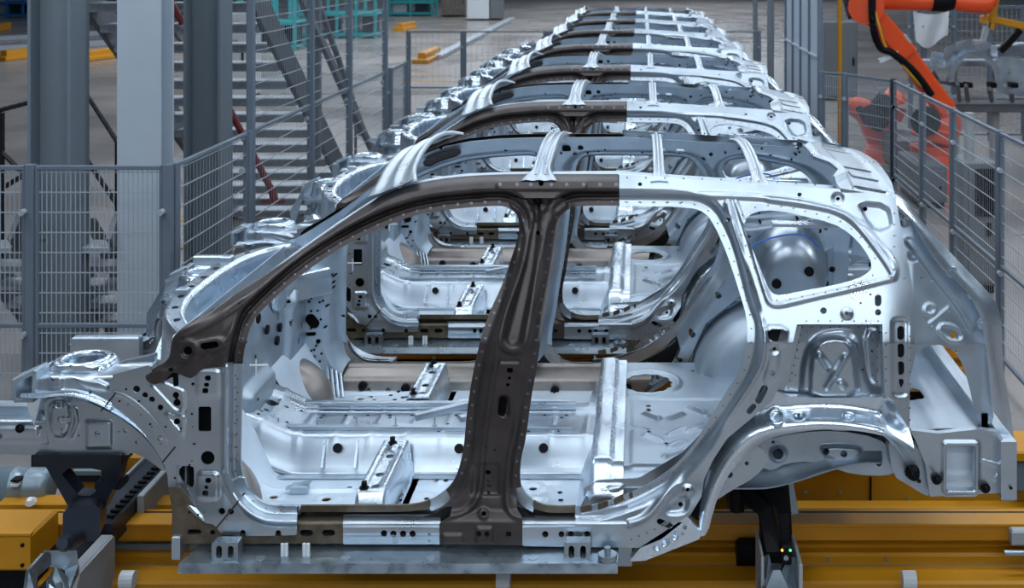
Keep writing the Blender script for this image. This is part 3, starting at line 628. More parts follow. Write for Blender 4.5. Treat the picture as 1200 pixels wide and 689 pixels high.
# ---------------- front apron, strut tower, rails ----------------
def ap(u, v):
    lip = line([(24,466),(45,466),(75,463),(100,467),(125,478),(136,484)], 3)(u, v)
    y = .12-.03*(1-ss(0, 8, lip))+.13*(1-ss(424, 444, v))*(1-ss(120, 150, u)*.3)
    y = y-.010*ss(0, 4, rectf(56,434,75,458,4)(u, v))-.012*ss(0, 4, poly([(82,440),(128,446),(130,460),(110,458),(92,452)], 1)(u, v))
    return W(u, v, y)
apo = poly([(22,467),(24,461),(42,459),(45,445),(50,434),(58,427),(70,427),(85,431),(110,433),(128,431),(135,427),(150,422),(172,418),(182,414),(180,428),(176,430),(140,436),(133,440),(133,452),(133,482),(125,478),(100,467),(75,463),(45,466)], 1)
sp('apron_rail', minus(apo, circ(106,459.5,2.3), circ(62,445,1.8), circ(119.5,464,.9), circ(50,455,1)), (18,408,186,486), 2, ap, 'zinc', CAR, mirror=True, rim=(0, .03, 0), label='front apron with curved wheel lip')
mb = MB()
v, f = ladder([(24,466),(45,466.5),(75,464),(100,468),(125,479),(150,494),(170,511),(186,533),(197,556)], [(24,461),(45,461),(78,457),(103,461),(130,472),(155,487),(177,506),(190,530),(199,552)], .055, .075, 4, -.01)
both('wheel_lip', (v, f), 'shine', CAR, smooth=True)
TX, TY, TZ = -2.185, .25, 1.634
prof = [(.074, -.05), (.074, -.006), (.079, 0), (.088, .001), (.094, -.004), (.108, -.006), (.116, -.012), (.120, -.03), (.122, -.07), (.126, -.14), (.135, -.20), (.15, -.27), (.16, -.36)]
def twr(i, j):
    k = j*(len(prof)-1); a = int(min(k, len(prof)-2)); t = k-a; r = prof[a][0]+(prof[a+1][0]-prof[a][0])*t; z = prof[a][1]+(prof[a+1][1]-prof[a][1])*t
    return (TX+r*1.0*math.cos(2*math.pi*i), max(TY+r*math.sin(2*math.pi*i), .155-1.1*min(0, z+.03)), TZ+z)
both('strut_tower', gridpatch(36, 36, twr), 'shine', CAR, smooth=True)
for k in range(3):
    a = 2.1*k+.4; both('tower_hole', MB().disc((TX+.098*math.cos(a), TY+.098*math.sin(a), TZ-.005), (0, 0, 1), .006, .002, 8), 'black', CAR)
both('apron_plate', MB().add([W(30,470,.32),W(58,424,.32),W(72,420,.32),W(76,424,.40),W(60,480,.40),W(40,500,.36)], [[0,1,5],[1,2,3],[1,3,4,5]]), 'shine', CAR)
def tg(u, v):
    r = np.hypot(u-TX, v-TY); return (u, v, TZ-.015-.085*ss(.120, .140, r)-.05*ss(.15, .30, r))
sp('tower_top', minus(poly([(-2.42,.19),(-2.30,.165),(-2.05,.165),(-1.86,.19),(-1.84,.30),(-2.02,.42),(-2.3,.42),(-2.4,.32)], 1), circ(TX, TY, .112)), (-2.46,.08,-1.80,.46), .012, tg, 'shine', CAR, rim=(0, 0, -.02), mirror=True)
iap = poly([(50,468),(75,466),(100,470),(125,481),(150,496),(170,513),(186,533),(196,556),(178,542),(160,531),(145,531),(120,531),(60,532),(55,510),(53,490)], 1)
def iab(u, v):
    y = .36-.02*ss(0, 5, poly([(58,470),(82,470),(86,490),(80,514),(60,514),(56,490)], 1)(u, v))-.012*ss(0, 3, rectf(100,492,132,526,3)(u, v))-.015*(1-ss(0, 3, line([(88,480),(90,495),(82,512)])(u, v)))
    return W(u, v, y)
sp('inner_apron', minus(iap, cap(67,475.5,73,475.5,3.2), cap(71,491.5,79,491.5,4), circ(72.5,503,1.6), circ(72.5,508,1.6), circ(114,508,3.4), circ(147,504,3.4), circ(139.5,506,1.8), circ(92,510,1.8), circ(70,483,1), circ(135,517,1.2), circ(160,518,2), circ(98,497,1)), (46,460,200,560), 2, iab, 'zinc', CAR, mirror=True, rim=(0, .012, 0))
def flb(u, v):
    y = .36+.10*(1-ss(485, 494, v))+.0*u+.006*ss(518, 521, v)-.012*ss(0, 3, rectf(-40,499,46,512,3)(u, v))
    return W(u, v, y)
sp('front_rail', minus(poly([(-42,485),(54,485),(54,497),(56,519),(150,524),(152,533),(100,536),(88,533),(-42,532)], 0), circ(47,501,2.7), circ(39,511,1.1), circ(10,521,1), circ(0,511,3), *[circ(-30+k*10, 527, .9) for k in range(16)]), (-62,480,156,540), 2, flb, 'zinc', CAR, mirror=True, rim=(0, .012, 0))
both('rail_stud', MB().disc(P(24,501.5,.352), (0, -1, 0), .018, .008, 12).tube([P(24,501.5,.34), P(25,502,.30)], .007, 8), 'black', CAR)
both('rail_cap', MB().box(*sorted((W(-42,0,.4)[0], W(52,0,.4)[0])), .45, .50, 1.22, 1.375), 'zinc2', CAR)
mb = MB()
for a, b in (((24,440),(24,464)), ((48,430),(46,462)), ((26,441),(48,431)), ((24,464),(46,464))): mb.rect([P(*a, .14), P(*b, .14)], .016, .10, (0, 1, 0))
mb.add([W(26,441,.2), W(48,431,.2), W(46,462,.2), W(25,464,.2)], [[0, 1, 2, 3]])
both('lamp_carrier', mb, 'zinc2', CAR)
part('front_bracket', MB().add([W(101,406,1.46), W(108,399,1.46), W(130,400,1.46), W(139,405,1.46), W(139,419,1.46), W(134,421,1.46), W(102,414,1.46)], [[0,1,2,3,4,5,6]]), 'brown', CAR)
# ---------------- heel board, seat pan ----------------
def heel(u, v):     # u = unfolded across x, v = y
    x = -.215+.5*0+np.where(u < .2, .012*u/.2-.05*(1-ss(0, .16, u)), .012+(u-.2))
    z = .97+np.minimum(u, .2)*1.12+.012*ss(.20, .215, u)*(1-ss(.275, .29, u))
    z = z-.12*ss(.34, .22, v)*ss(.1, .2, u)
    return (x, v, z)
sp('heel_board', rectf(0, .24, .33, 1.56, .004), (-.01, .22, .34, 1.58), .012, heel, 'shine', CAR, rim=(0, 0, -.005))
SB = []
for (x, y) in ((.02,.62),(.20,.66),(.36,.58),(.12,.50),(.42,.44),(.26,.40),(.02,.90),(.12,.84),(.30,.88),(.22,.98),(.40,.96),(.50,.78)):
    SB.append([(x, y), (x+.055, y-.055 if (int(x*50) % 2) else y+.055)])
SB += [[(.12,.63),(.26,.76)], [(.3,.66),(.44,.80)], [(.10,.40),(.22,.50)]]
def seat(u, v):
    z = 1.175+em(u, v, SB, .018, .013)+.10*ss(.45, .9, u)+.012*(1-ss(.004, .02, np.abs(np.hypot((u-.03)/1.0, (v-1.28)/1.12)-.145)))
    z = z+.006*ss(.0, .01, rectf(-.05, .32, .56, .70, .02)(u, v))-.006*ss(.0, .01, rectf(-.05, .73, .56, 1.08, .02)(u, v))
    z = z-.06*ss(.34, .26, v)
    return (u, v, z)
def scall(u, v):
    a = np.arctan2(v-1.28, u-.03); return .113+.004*np.clip(3*np.sin(12*a), -1, 1)-np.hypot(u-.03, (v-1.28)/1.12)
sp('rear_seat_pan', minus(rectf(-.085, .26, .95, 1.58, .02), scall, circ(.03,1.0,.014), circ(.03,.945,.014), circ(.34,1.38,.016), circ(.30,.30,.01)), (-.10, .24, .97, 1.60), .009, seat, 'pan', CAR, rim=(0, 0, -.006), label='stepped rear floor with a round access hole')
spots('weld_spots', [(-.125+.012*(k % 2), .30+.025*k) for k in range(50)], .005, lambda u, v: (u, v, 1.2065+0*u), 'spotl', CAR, mirror=False, up=(0, 0, 1))
def sdw(u, v):
    y = .27-.02*ss(0, 3, poly([(693,580),(703,569),(735,567),(728,578),(716,582)], 1)(u, v))
    return W(u, v, y)
sp('seat_side_panel', minus(poly([(684,572),(700,563),(750,560),(800,530),(850,480),(868,520),(800,580),(740,606),(684,606)], 0), circ(712.5,575,2.2)), (680,474,872,610), 3, sdw, 'zinc', CAR)
# ---------------- roof bows and headers ----------------
def crown(v, y0=.27, y1=1.57): return 1-((v-.92)/.66)**2
def bow(name, x0, w, wend, z0, ribs, m, zc=.06, lean=0., nr=2.5, skew=0.):
    def fn(i, j):
        v = .27+1.30*j; k = abs((v-.92)/.65); t = np.clip((k-.78)/.22, 0, 1); t = t*t*(3-2*t); ww = w+(wend-w)*t; u = i-.5
        edge = -.014 if abs(u) > .49 else 0
        return (x0+u*ww+skew*(1-k*k), v, z0+zc*(1-k*k)+lean*u*2*w*.5+float(ribs*np.cos(u*math.pi*2*nr)*(1-t*.8))+edge)
    part(name, gridpatch(30 if w > .1 else 22, 40, fn), m, CAR, smooth=True)
bow('roof_bow', -.405, .085, .15, 2.322, .009, 'zinc', nr=3)
bow('roof_bow', .07, .045, .075, 2.318, .007, 'zinc', nr=1.5)
bow('roof_bow', .47, .05, .08, 2.298, .007, 'zinc', nr=1.5)
bow('front_header', -.985, .17, .20, 2.290, .010, 'zinc', lean=.45, nr=2.5, skew=-.03)
def rh(u, v):
    z = 2.300+.045*crown(v)-.18*np.clip(u-.74, 0, 1)+.016*(1-ss(0, .02, line([(.74,.30),(.86,.52),(.84,.66),(.77,.76),(.77,1.08),(.84,1.18),(.86,1.32),(.74,1.54)])(u, v)))-.012*ss(.0, .012, rectf(.84,.30,.99,1.54,.03)(u, v))
    return (u, v, z)
sp('rear_header', minus(poly([(.78,.26),(1.00,.26),(1.03,.5),(1.05,.92),(1.03,1.34),(1.00,1.58),(.78,1.58),(.76,1.44),(.82,1.28),(.80,1.16),(.74,1.10),(.74,.74),(.80,.68),(.82,.56),(.77,.40)], 0), *[cap(.87, y, .96, y, .022) for y in (.36,.52,.68,1.16,1.32,1.48)]), (.62,.22,1.10,1.62), .011, rh, 'zinc', CAR, rim=(0, 0, -.015), label='rear roof header with slots')
# interior rail bracket seen through the side window, cables
both('cable', MB().tube(catmull([P(862,300,.22), P(900,280,.24), P(940,275,.24), P(960,290,.24)], 5), .004, 6), 'cable', CAR)
both('hinge_bracket', MB().rect([P(905,262,.42), P(985,264,.42)], .07, .012), 'shine', CAR)

def mir(u, v, Y): x, y, z = W(u, v, Y); return (x, 2*YC-y, z)
sp('boot_side_panel', minus(poly([(1030,300),(1062,300),(1110,360),(1150,400),(1176,470),(1180,520),(1040,520),(1030,470)], 1), cap(1075,440,1082,455,4), cap(1110,430,1116,445,4), circ(1060,400,4), circ(1095,400,3), circ(1130,455,4), circ(1100,470,3), rectf(1118,470,1130,482,2), circ(1150,480,3), circ(1062,350,3), circ(1080,370,3)),
   (1026,296,1184,524), 2.5, lambda u, v: mir(u, v, .15-.02*ss(0, 4, rectf(1050,420,1150,495,8)(u, v))+.02*ss(0, 4, rectf(1065,430,1140,485,8)(u, v))-.02*ss(0, 3, rectf(1050,340,1100,410,8)(u, v))), 'zinc', CAR, rim=(0, -.006, 0))
for (x, y) in ((1010,392), (1030,410), (1045,430), (1012,440), (1050,392), (1035,452), (1008,410), (1065,420)):
    q = Vector(mir(x, y, .17)); part('panel_stud', MB().disc(q, (0, -1, 0), .019, .012, 12, r2=.014), 'black' if (x+y) % 3 else 'shine', CAR)

rr = random.Random(3)
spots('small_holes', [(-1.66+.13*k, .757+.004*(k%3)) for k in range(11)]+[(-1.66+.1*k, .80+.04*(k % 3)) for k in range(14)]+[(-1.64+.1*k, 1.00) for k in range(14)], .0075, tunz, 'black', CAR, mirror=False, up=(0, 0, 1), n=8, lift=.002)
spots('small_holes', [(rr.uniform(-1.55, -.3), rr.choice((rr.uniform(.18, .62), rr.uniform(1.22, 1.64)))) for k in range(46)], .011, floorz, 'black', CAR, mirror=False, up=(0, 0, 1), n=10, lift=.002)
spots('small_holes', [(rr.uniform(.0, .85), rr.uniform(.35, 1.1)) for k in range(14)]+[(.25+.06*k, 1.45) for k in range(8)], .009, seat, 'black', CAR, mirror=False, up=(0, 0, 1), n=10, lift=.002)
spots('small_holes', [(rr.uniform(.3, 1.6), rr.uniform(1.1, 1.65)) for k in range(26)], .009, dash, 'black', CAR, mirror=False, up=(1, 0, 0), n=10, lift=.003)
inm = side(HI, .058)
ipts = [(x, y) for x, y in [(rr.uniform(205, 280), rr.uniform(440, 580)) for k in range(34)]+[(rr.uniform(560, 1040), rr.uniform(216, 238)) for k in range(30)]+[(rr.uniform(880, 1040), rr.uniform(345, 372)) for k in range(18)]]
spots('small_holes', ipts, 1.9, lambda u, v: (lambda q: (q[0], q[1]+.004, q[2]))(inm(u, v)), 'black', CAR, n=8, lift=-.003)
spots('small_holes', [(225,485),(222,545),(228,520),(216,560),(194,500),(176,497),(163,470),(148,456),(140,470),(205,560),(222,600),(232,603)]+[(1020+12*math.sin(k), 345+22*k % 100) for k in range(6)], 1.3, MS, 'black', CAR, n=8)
spots('weld_spots', [(x, 208+((x-725)**2)*.00016) for x in range(735, 1040, 22)]+[(x, 237) for x in range(735, 812, 16)], 1.2, MS, 'spotl', CAR)
for y in (.62, 1.22):
    part('tunnel_flange', MB().rect([(-1.66, y, 1.006), (-.24, y, 1.006)], .03, .004), 'zinc2', CAR)
for x in (-1.36, -1.22, -.62): part('tunnel_bead', MB().rect([(x, .655, 1.03), (x, .715, 1.125)], .012, .012, (1, 0, 0)), 'shine', CAR)
for y in (.46, 1.38):
    part('floor_bracket', MB().box(-1.44, -1.37, y, y+.05, 1.0, 1.035).rect([(-1.46, y+.02, 1.02), (-1.36, y+.03, 1.045)], .03, .006), 'zinc2', CAR)
# ---------------- the queue: copies of the body, each with its own parts ----------------
STEP = 2.5
def copy_tree(root, dy, label=None):
    r = root.copy(); COL.objects.link(r); r.location.y += dy
    if label: r['label'] = label
    for ch in list(root.children):
        c = ch.copy(); COL.objects.link(c); c.parent = r
        for g in ch.children:
            e = g.copy(); COL.objects.link(e); e.parent = c
    return r
def place(py, d): return CZ-(py-VY)*d/F
def XP(px, d): return (px-VX)*d/F
ORD = ['second bare car body from the camera, seen through the door openings of the nearest', 'third bare car body from the camera, roof bows and dark rail showing', 'fourth bare car body from the camera, halfway down the queue',
       'fifth bare car body from the camera, only its roof and front towers clear', 'sixth bare car body from the camera, last but one in the queue', 'rearmost bare car body at the far end of the queue']
# ---------------- carrier under each body ----------------
CR = thing('body_carrier', (-.3, .9, .6), 'black and zinc carrier holding up the nearest car body', 'carrier', 'carriers under the car bodies')
fp = poly([(39,533),(142,533),(142,545),(137,566),(131,575),(121,598),(112,602),(86,600),(79,592),(53,546),(39,543)], 0)
sp('frame_plate', minus(fp, poly([(67,549),(121,549),(121,560),(110,581),(91,581),(88,575)], 1)), (36,528,146,606), 2, lambda u, v: W(u, v, .34+0*u), 'blueb', CR, rim=(0, .07, 0))
part('arm', MB().rect([P(105,596,.45), P(95,615,.15)], .13, .13, (0, 0, 1)), 'blueb', CR)
part('arm_knob', MB().tube([P(92,630,.12), P(76,636,-.02), P(73,637,-.05)], .032, 14, scale=[.8, 1, .6]), 'blueb', CR)
part('post', MB().tube([P(129,533,.42), P(129,566,.42)], .034, 16), 'blueb', CR)
part('pin_block', MB().box(XP(116,5), XP(146,5), .36, .44, place(570,5), place(560,5)), 'blueb', CR)
part('cross_arm', MB().rect([P(40,538,.44), P(146,538,.44)], .05, .05, (0, 0, 1)), 'blueb', CR)
def plate3(name, pts, th, m, par):
    q = [P(x, y, Y) for x, y, Y in pts]; n = (q[1]-q[0]).cross(q[2]-q[0]).normalized()*th; k = len(q); q2 = [p+n for p in q]
    part(name, MB().add(q+q2, [list(range(k)), list(range(2*k-1, k-1, -1))]+[[i, (i+1) % k, k+(i+1) % k, k+i] for i in range(k)]), m, par)
plate3('clamp_plate', [(31,689,0),(34,668,.02),(52,648,.12),(60,648,.16),(60,662,.16),(44,676,.06),(42,700,.0)], .012, 'carrier', CR)
plate3('clamp_plate', [(52,646,.14),(90,645,.22),(92,661,.22),(76,668,.20),(58,664,.16)], .012, 'carrier', CR)
plate3('clamp_plate', [(76,668,.20),(92,661,.22),(92,672,.2),(84,689,.1),(78,700,.05)], .012, 'carrier', CR)
plate3('clamp_plate', [(56,678,.02),(65,663,.10),(80,676,.08),(82,700,.0),(56,700,-.02)], .012, 'carrier', CR)
part('clamp_bolt', MB().disc(P(70, 686, -.02), (0, -1, .3), .012, .01, 8), 'carrier', CR)
# sill support shelf
x0, x1 = XP(208,4.5), XP(724,4.5)
zs = place(662, 4.5)
part('sill_shelf', MB().add([(x0+.04,.09,zs+.008),(x1,.09,zs+.008),(x1,-.09,zs),(x0,-.09,zs),(x0,-.10,zs-.032),(x1,-.10,zs-.032),(x0+.04,.09,zs-.03),(x1,.09,zs-.03)], [[0,1,2,3],[3,2,5,4],[4,5,7,6]]), 'carrier', CR, label='long zinc shelf under the sill')
part('shelf_back', MB().box(x0+.05, x1+.05, .09, .105, zs-.10, zs), 'carrier', CR)
def brk(px0, px1):
    sp('shelf_bracket', minus(rectf(px0, 636, px1, 657, 1.5), cap((px0*.72+px1*.28), 643, (px0*.72+px1*.28), 651, 3.4), cap((px0*.28+px1*.72), 643, (px0*.28+px1*.72), 651, 3.4)), (px0-2,633,px1+2,660), 1.2, lambda u, v: W(u, v, -.07+0*u), 'carrier', CR, rim=(0, .05, 0))
    part('bracket_back', MB().box(XP(px0, 4.58), XP(px1, 4.58), -.02, -.01, place(654, 4.58), place(640, 4.58)), 'black', CR)
brk(248, 279); brk(661, 692)
for px in (331, 335.5, 356.5, 361):
    part('shelf_pin', MB().tube([P(px, 637, -.036), P(px, 652, -.036)], .007, 8), 'white', CR)
part('end_block', MB().box(XP(201, 4.6), XP(211, 4.6), 0, .14, place(657, 4.6), place(629, 4.6)), 'zinc2', CR)
part('locator', MB().disc(P(712,655,-.06), (0,0,1), .035, .02, 12).tube([P(712,654,-.06), P(712,641,-.06)], .012, 10), 'carrier', CR)
for px in (405, 505, 625, 305): part('shelf_button', MB().disc(P(px, 655, -.05)+Vector((0,0,.0)), (0, 0, 1), .018, .006, 12), 'zinc2', CR)
# right hand post with its clamp
part('post_arm', MB().rect([P(868,572,.55), P(900,600,.45), P(906,650,.35)], .07, .09, (0, 1, 0)), 'black', CR)
part('rear_post', MB().rect([P(904,552,.62), P(908,600,.60), P(911,690,.50)], .13, .10, (0, 1, 0)), 'black', CR)
part('post_side', MB().rect([P(921,556,.62), P(929,602,.60)], .05, .02, (0, 1, 0)), 'carrier', CR)
part('post_cylinder', MB().tube([P(862,556,.5), P(864,598,.5)], .03, 14), 'black', CR)
part('clamp_hood', MB().add([P(889,655,.35),P(901,649,.32),P(906,670,.25),P(897,689,.2),P(888,689,.3)], [[0,1,2,3,4]]).add([P(915,670,.25),P(926,652,.32),P(938,655,.35),P(941,689,.3),P(921,689,.2)], [[0,1,2,3,4]]), 'carrier', CR)
part('clamp_hood', MB().add([P(906,668,.22),P(914,668,.22),P(924,689,.2),P(898,689,.2),P(901,660,.3),P(918,660,.3)], [[0,1,2,3],[4,5,1,0]]), 'carrier', CR)
part('sensor', MB().box(XP(915,4.9), XP(927,4.9), .28, .33, place(660, 4.9), place(637, 4.9)), 'black', CR)
part('sensor_lamp', MB().disc(P(916.5,644.5,.275), (0,-1,0), .005, .004, 8), 'ledr', CR); part('sensor_lamp', MB().disc(P(926,644.5,.275), (0,-1,0), .005, .004, 8), 'ledg', CR)
part('sensor_bolt', MB().disc(P(921,653,.275), (0,-1,0), .010, .008, 8), 'carrier', CR)
part('guide_plate', MB().box(XP(888,5), XP(891,5), .25, .5, place(700, 5), place(632, 5)), 'rack', CR)
part('guide_plate', MB().box(XP(931,5), XP(935,5), .25, .5, place(689, 5), place(640, 5)), 'rack', CR)
CN = ['carrier under the second car body, shelf glinting below its sill']+['carrier under the %s car body' % s for s in ('third', 'fourth', 'fifth', 'sixth', 'rearmost')]
for i in range(6):
    copy_tree(CAR, STEP*(i+1), ORD[i]); copy_tree(CR, STEP*(i+1), CN[i])
# ---------------- yellow transverse conveyor frames ----------------
CF = thing('conveyor_frame', (-.3, 1.2, 0), 'yellow conveyor frame crossing under the nearest car body', 'conveyor', 'yellow conveyor frames')
XL, XR = -3.0, 2.3
def bm(name, d, ya, yb, dep, m, xa=XL, xb=XR, **k):
    return part(name, MB().box(xa, xb, d-D0, d-D0+dep, place(yb, d), place(ya, d)), m, CF, **k)
bm('rear_beam', 6.5, 534, 600, .1, 'yellow', label='deep yellow beam at the back')
bm('beam_lip', 5.75, 590, 600, .10, 'yellow', XL, XP(88, 5.75)); bm('beam_lip', 5.75, 590, 600, .10, 'yellow', XP(150, 5.75), XP(204, 5.75)); bm('beam_lip', 6.3, 596, 606, .1, 'yellow', XP(930, 6.3), XR)
bm('belt', 5.6, 601, 613, .02, 'black', label='black belt strip')
bm('front_beam', 5.5, 613, 636, .15, 'yellow'); bm('beam_step', 5.49, 614, 618, .04, 'yellow')
bm('web', 5.56, 636, 652, .10, 'yellow', XP(520, 5.5), XR); bm('grey_rail', 5.54, 638, 647, .06, 'cyl', XL, XP(260, 5.5))
bm('front_beam', 5.5, 649, 668, .12, 'yellow'); bm('profile_rail', 5.45, 668, 677, .10, 'beige', label='dull metal profile'); bm('belt', 5.5, 677, 684, .05, 'black')
bm('low_beam', 5.3, 682, 700, .15, 'yellow')
part('dark_fill', MB().box(XL, XR, 1.08, 1.12, 0, place(612, 5.7)), 'black', CF)  # black sheet added as shade in the gaps between the beams
for px, py, d in ((944,576,6.5),(985,576,6.5),(1022,590,6.5),(1064,584,6.5),(970,655,5.5),(1038,655,5.5),(1147,590,6.5)):
    part('bolt', MB().disc(P(px, py, d-D0-.002), (0, -1, 0), .009, .006, 8), 'zinc2', CF)
part('beam_joint', MB().box(XP(1020,6.48), XP(1021.5,6.48), 1.88, 1.9, place(590,6.48), place(560,6.48)), 'black', CF)
for px in (150, 590, 1065):
    part('roller', MB().tube([P(px-8, 679, .66), P(px+8, 679, .66)], .036, 14), 'white', CF)
for i in range(6):
    copy_tree(CF, STEP*(i+1), 'yellow conveyor frame crossing under the %s car body' % ('second', 'third', 'fourth', 'fifth', 'sixth', 'rearmost')[i])
# lengthwise transfer rails
def ylabel(n, x0, x1, zt, m1, label, ya, yb, cat='rail'):
    r = thing(n, ((x0+x1)/2, ya, 0), label, cat)
    part('rail_body', MB().box(x0, x1, ya, yb, zt-.12, zt), m1, r)
    return r
r = ylabel('transfer_rail', -2.42, -2.29, .76, 'blueb', 'dark toothed transfer rail running away under the car fronts', .75, 18.6)
part('rail_edge', MB().box(-2.285, -2.255, 1.0, 18.6, .56, .765), 'rack', r, label='pale grey side plate'); part('rail_edge', MB().box(-2.425, -2.41, .8, 18.6, .7, .775), 'rack', r)
mb = MB()
for k in range(120): mb.box(-2.335, -2.295, .78+.05*k, .80+.05*k, .762, .772)
part('belt_teeth', mb, 'black', r, kind='stuff')
for k in range(4): part('rail_foot', MB().box(-2.42, -2.28, 1.6+4.5*k, 1.75+4.5*k, 0, .62), 'blueb', r)
r = thing('guide_plate', (-2.29, .55, .2), 'grey side plate with holes at the near end of the transfer rail', 'plate')
pl = minus(poly([(.36,.20),(.36,.66),(.40,.71),(.73,.71),(.73,.20)], 0), circ(.62,.52,.018), circ(.48,.42,.014), circ(.60,.38,.010), circ(.50,.58,.010))
sp('plate', pl, (.33,.18,.76,.74), .01, lambda u, v: (-2.27+0*u, u, v), 'rack', r, rim=(-.03, 0, 0))
part('plate_top', MB().box(-2.33, -2.28, .38, .73, .695, .712), 'rack', r)
part('toothed_belt', MB().box(-2.40, -2.34, .30, .75, .66, .70), 'black', r)
r = ylabel('transfer_rail', .42, .60, .62, 'black', 'black transfer rail running away under the rear axles', .85, 18.6)
part('rail_edge', MB().box(.60, .615, .9, 18.6, .5, .63), 'rack', r)
for k in range(4): part('rail_foot', MB().box(.44, .58, 1.6+4.5*k, 1.75+4.5*k, 0, .5), 'blueb', r)
r = thing('drive_block', (XP(17,5.2), .62, 0), 'yellow bolted housing at the lower left corner', 'housing')
part('housing', MB().box(XP(-40,5.2), XP(35.5,5.2), .60, .85, place(670, 5.2), place(627, 5.2)), 'yellow', r)
for y in (638.5, 662): part('bolt', MB().disc(P(26.5, y, .6), (0,-1,0), .008, .006, 8), 'black', r)
part('housing_foot', MB().box(XP(-30,5.2), XP(30,5.2), .65, .8, 0, place(670, 5.2)), 'black', r)
part('hood_edge', MB().box(XP(-40,5.2), XP(36.5,5.2), .595, .62, place(628, 5.2), place(624.5, 5.2)), 'yellow', r)
r = thing('air_tank', (XP(10,5.9), 1.3, 0), 'blue grey pressure tank lying beside the transfer rail', 'tank')
zt = place(569, 5.9)
part('shell', MB().tube([(XP(-80,5.9),1.3,zt)]+[(XP(p,5.9),1.3,zt) for p in (17,17.5,19,19.5,34,34.5,36,36.5,52,56,60,62)], .086, 28, scale=[1,1,1.02,1.02,1,1,1.02,1.02,1,1,.95,.85,.6]), 'cyl', r, smooth=True)
part('label_plate', MB().box(XP(12,5.8), XP(21,5.8), 1.2, 1.24, place(571,5.8), place(567,5.8)), 'white', r)
part('port', MB().box(XP(12,5.8), XP(22,5.8), 1.2, 1.25, place(565,5.8), place(562.5,5.8)), 'black', r)
part('saddle', MB().box(XP(0,5.9), XP(12,5.9), 1.26, 1.34, .2, zt-.06), 'blueb', r); part('drain_cap', MB().disc(P(36,588,1.1), (0,-.6,1), .026, .02, 12, r2=.012), 'white', r)
r = thing('control_box', (XP(103,6.1), 1.55, 0), 'navy box standing behind the black carrier frame', 'box')
part('lid', MB().box(XP(85,6.0), XP(123,6.0), 1.4, 1.75, place(558,6.0), place(551,6.0)), 'cyl', r); part('case', MB().box(XP(86,6.0), XP(122,6.0), 1.41, 1.74, place(567,6.0), place(558,6.0)), 'blueb', r)
part('case_foot', MB().box(XP(92,6.0), XP(115,6.0), 1.45, 1.7, .1, place(567,6.0)), 'yellow', r)
r = thing('end_stop', (XP(1195,5.4), .8, .5), 'small grey bracket with a rod at the right edge', 'bracket')
part('bracket_plate', MB().box(XP(1184,5.4), XP(1225,5.4), .78, .83, place(638,5.4), place(620,5.4)), 'rack', r); part('rod', MB().tube([P(1177,648,.75), P(1225,648,.75)], .012, 10), 'carrier', r)
part('bracket_arm', MB().box(XP(1205,5.4), XP(1215,5.4), .74, .83, place(655,5.4), place(620,5.4)), 'rack', r)
r = thing('side_guard', (XP(1196,6.3), 1.7, .5), 'grey box under a yellow ledge at the right edge', 'box')
part('case', MB().box(XP(1188,6.3), XP(1260,6.3), 1.7, 1.9, place(577,6.3), place(540,6.3)), 'cyl', r); part('ledge', MB().box(XP(1188,6.3), XP(1260,6.3), 1.66, 1.95, place(538,6.3), place(526,6.3)), 'yellow', r)
# ---------------- the hall: floor and its markings ----------------
fl_ = part('floor', MB().add([(-70,-28,0),(45,-28,0),(45,96,0),(-70,96,0)], [[0,1,2,3]]), 'concrete', None, kind='structure')
def FP(px, py, z=0.):
    d = (CZ-z)*F/(py-VY); return Vector((XP(px, d), d-D0, z))
def flat(name, a, b, w, m, label, cat, h=.006):
    mb = MB().rect([FP(*a, h/2), FP(*b, h/2)], w, h); o = part(name, mb, m); tag(o, label, cat); return o
flat('floor_line', (455, 94), (560, 96), .22, 'yellow', 'yellow floor line beyond the left fence', 'marking')
flat('floor_line', (455, 88), (530, 88), .18, 'yellow', 'thin yellow floor line, farther of the two beyond the left fence', 'marking')
flat('floor_line', (207, 259), (224, 252), .18, 'yellow', 'short yellow floor mark between the columns', 'marking')
flat('floor_line', (204, 290), (219, 290), .12, 'yellow', 'lower short yellow floor mark beside the third column', 'marking')
flat('floor_line', (262, 250), (280, 250), .12, 'yellow', 'yellow floor mark under the big stairs', 'marking')
def curb(a, b, label, w=.5, h=.35, m='yellow'):
    r = thing('guide_curb', FP(*a), label, 'barrier', 'yellow guide curbs' if m == 'yellow' else None)
    pa, pb = FP(*a), FP(*b)
    part('curb_rail', MB().rect([pa+Vector((0,0,h*.6)), pb+Vector((0,0,h*.6))], w*.45, h*.6), m, r)
    part('curb_foot', MB().rect([pa+Vector((0,-.3,h*.2)), pb+Vector((0,-.3,h*.2))], w, h*.35), m, r)
curb((4, 71), (46, 66), 'yellow guide curb on the floor at the far left'); curb((100, 71), (142, 66), 'yellow guide curb between the first two columns')
curb((494, 74), (512, 66), 'yellow guide curb near the aisle right of the left fence'); curb((468, 36), (484, 33), 'small far yellow guide curb by the teal racks'); curb((-10, 38), (10, 34), 'far yellow guide curb at the left edge')
def floor_rail(a, b, label, h=.2, w=.4):
    o = part('floor_rail', MB().rect([FP(*a, h/2), FP(*b, h/2)], w, h), 'tread'); tag(o, label, 'rail')
floor_rail((-20, 46), (150, 37), 'farther pale rail on the floor at left'); floor_rail((-20, 58), (150, 49), 'nearer pale rail on the floor at left', .22, .5)
floor_rail((512, 67), (545, 50), 'pale rail running on from the yellow curb', .15, .3); floor_rail((545, 50), (600, 22), 'far end of the aisle rail', .15, .3)
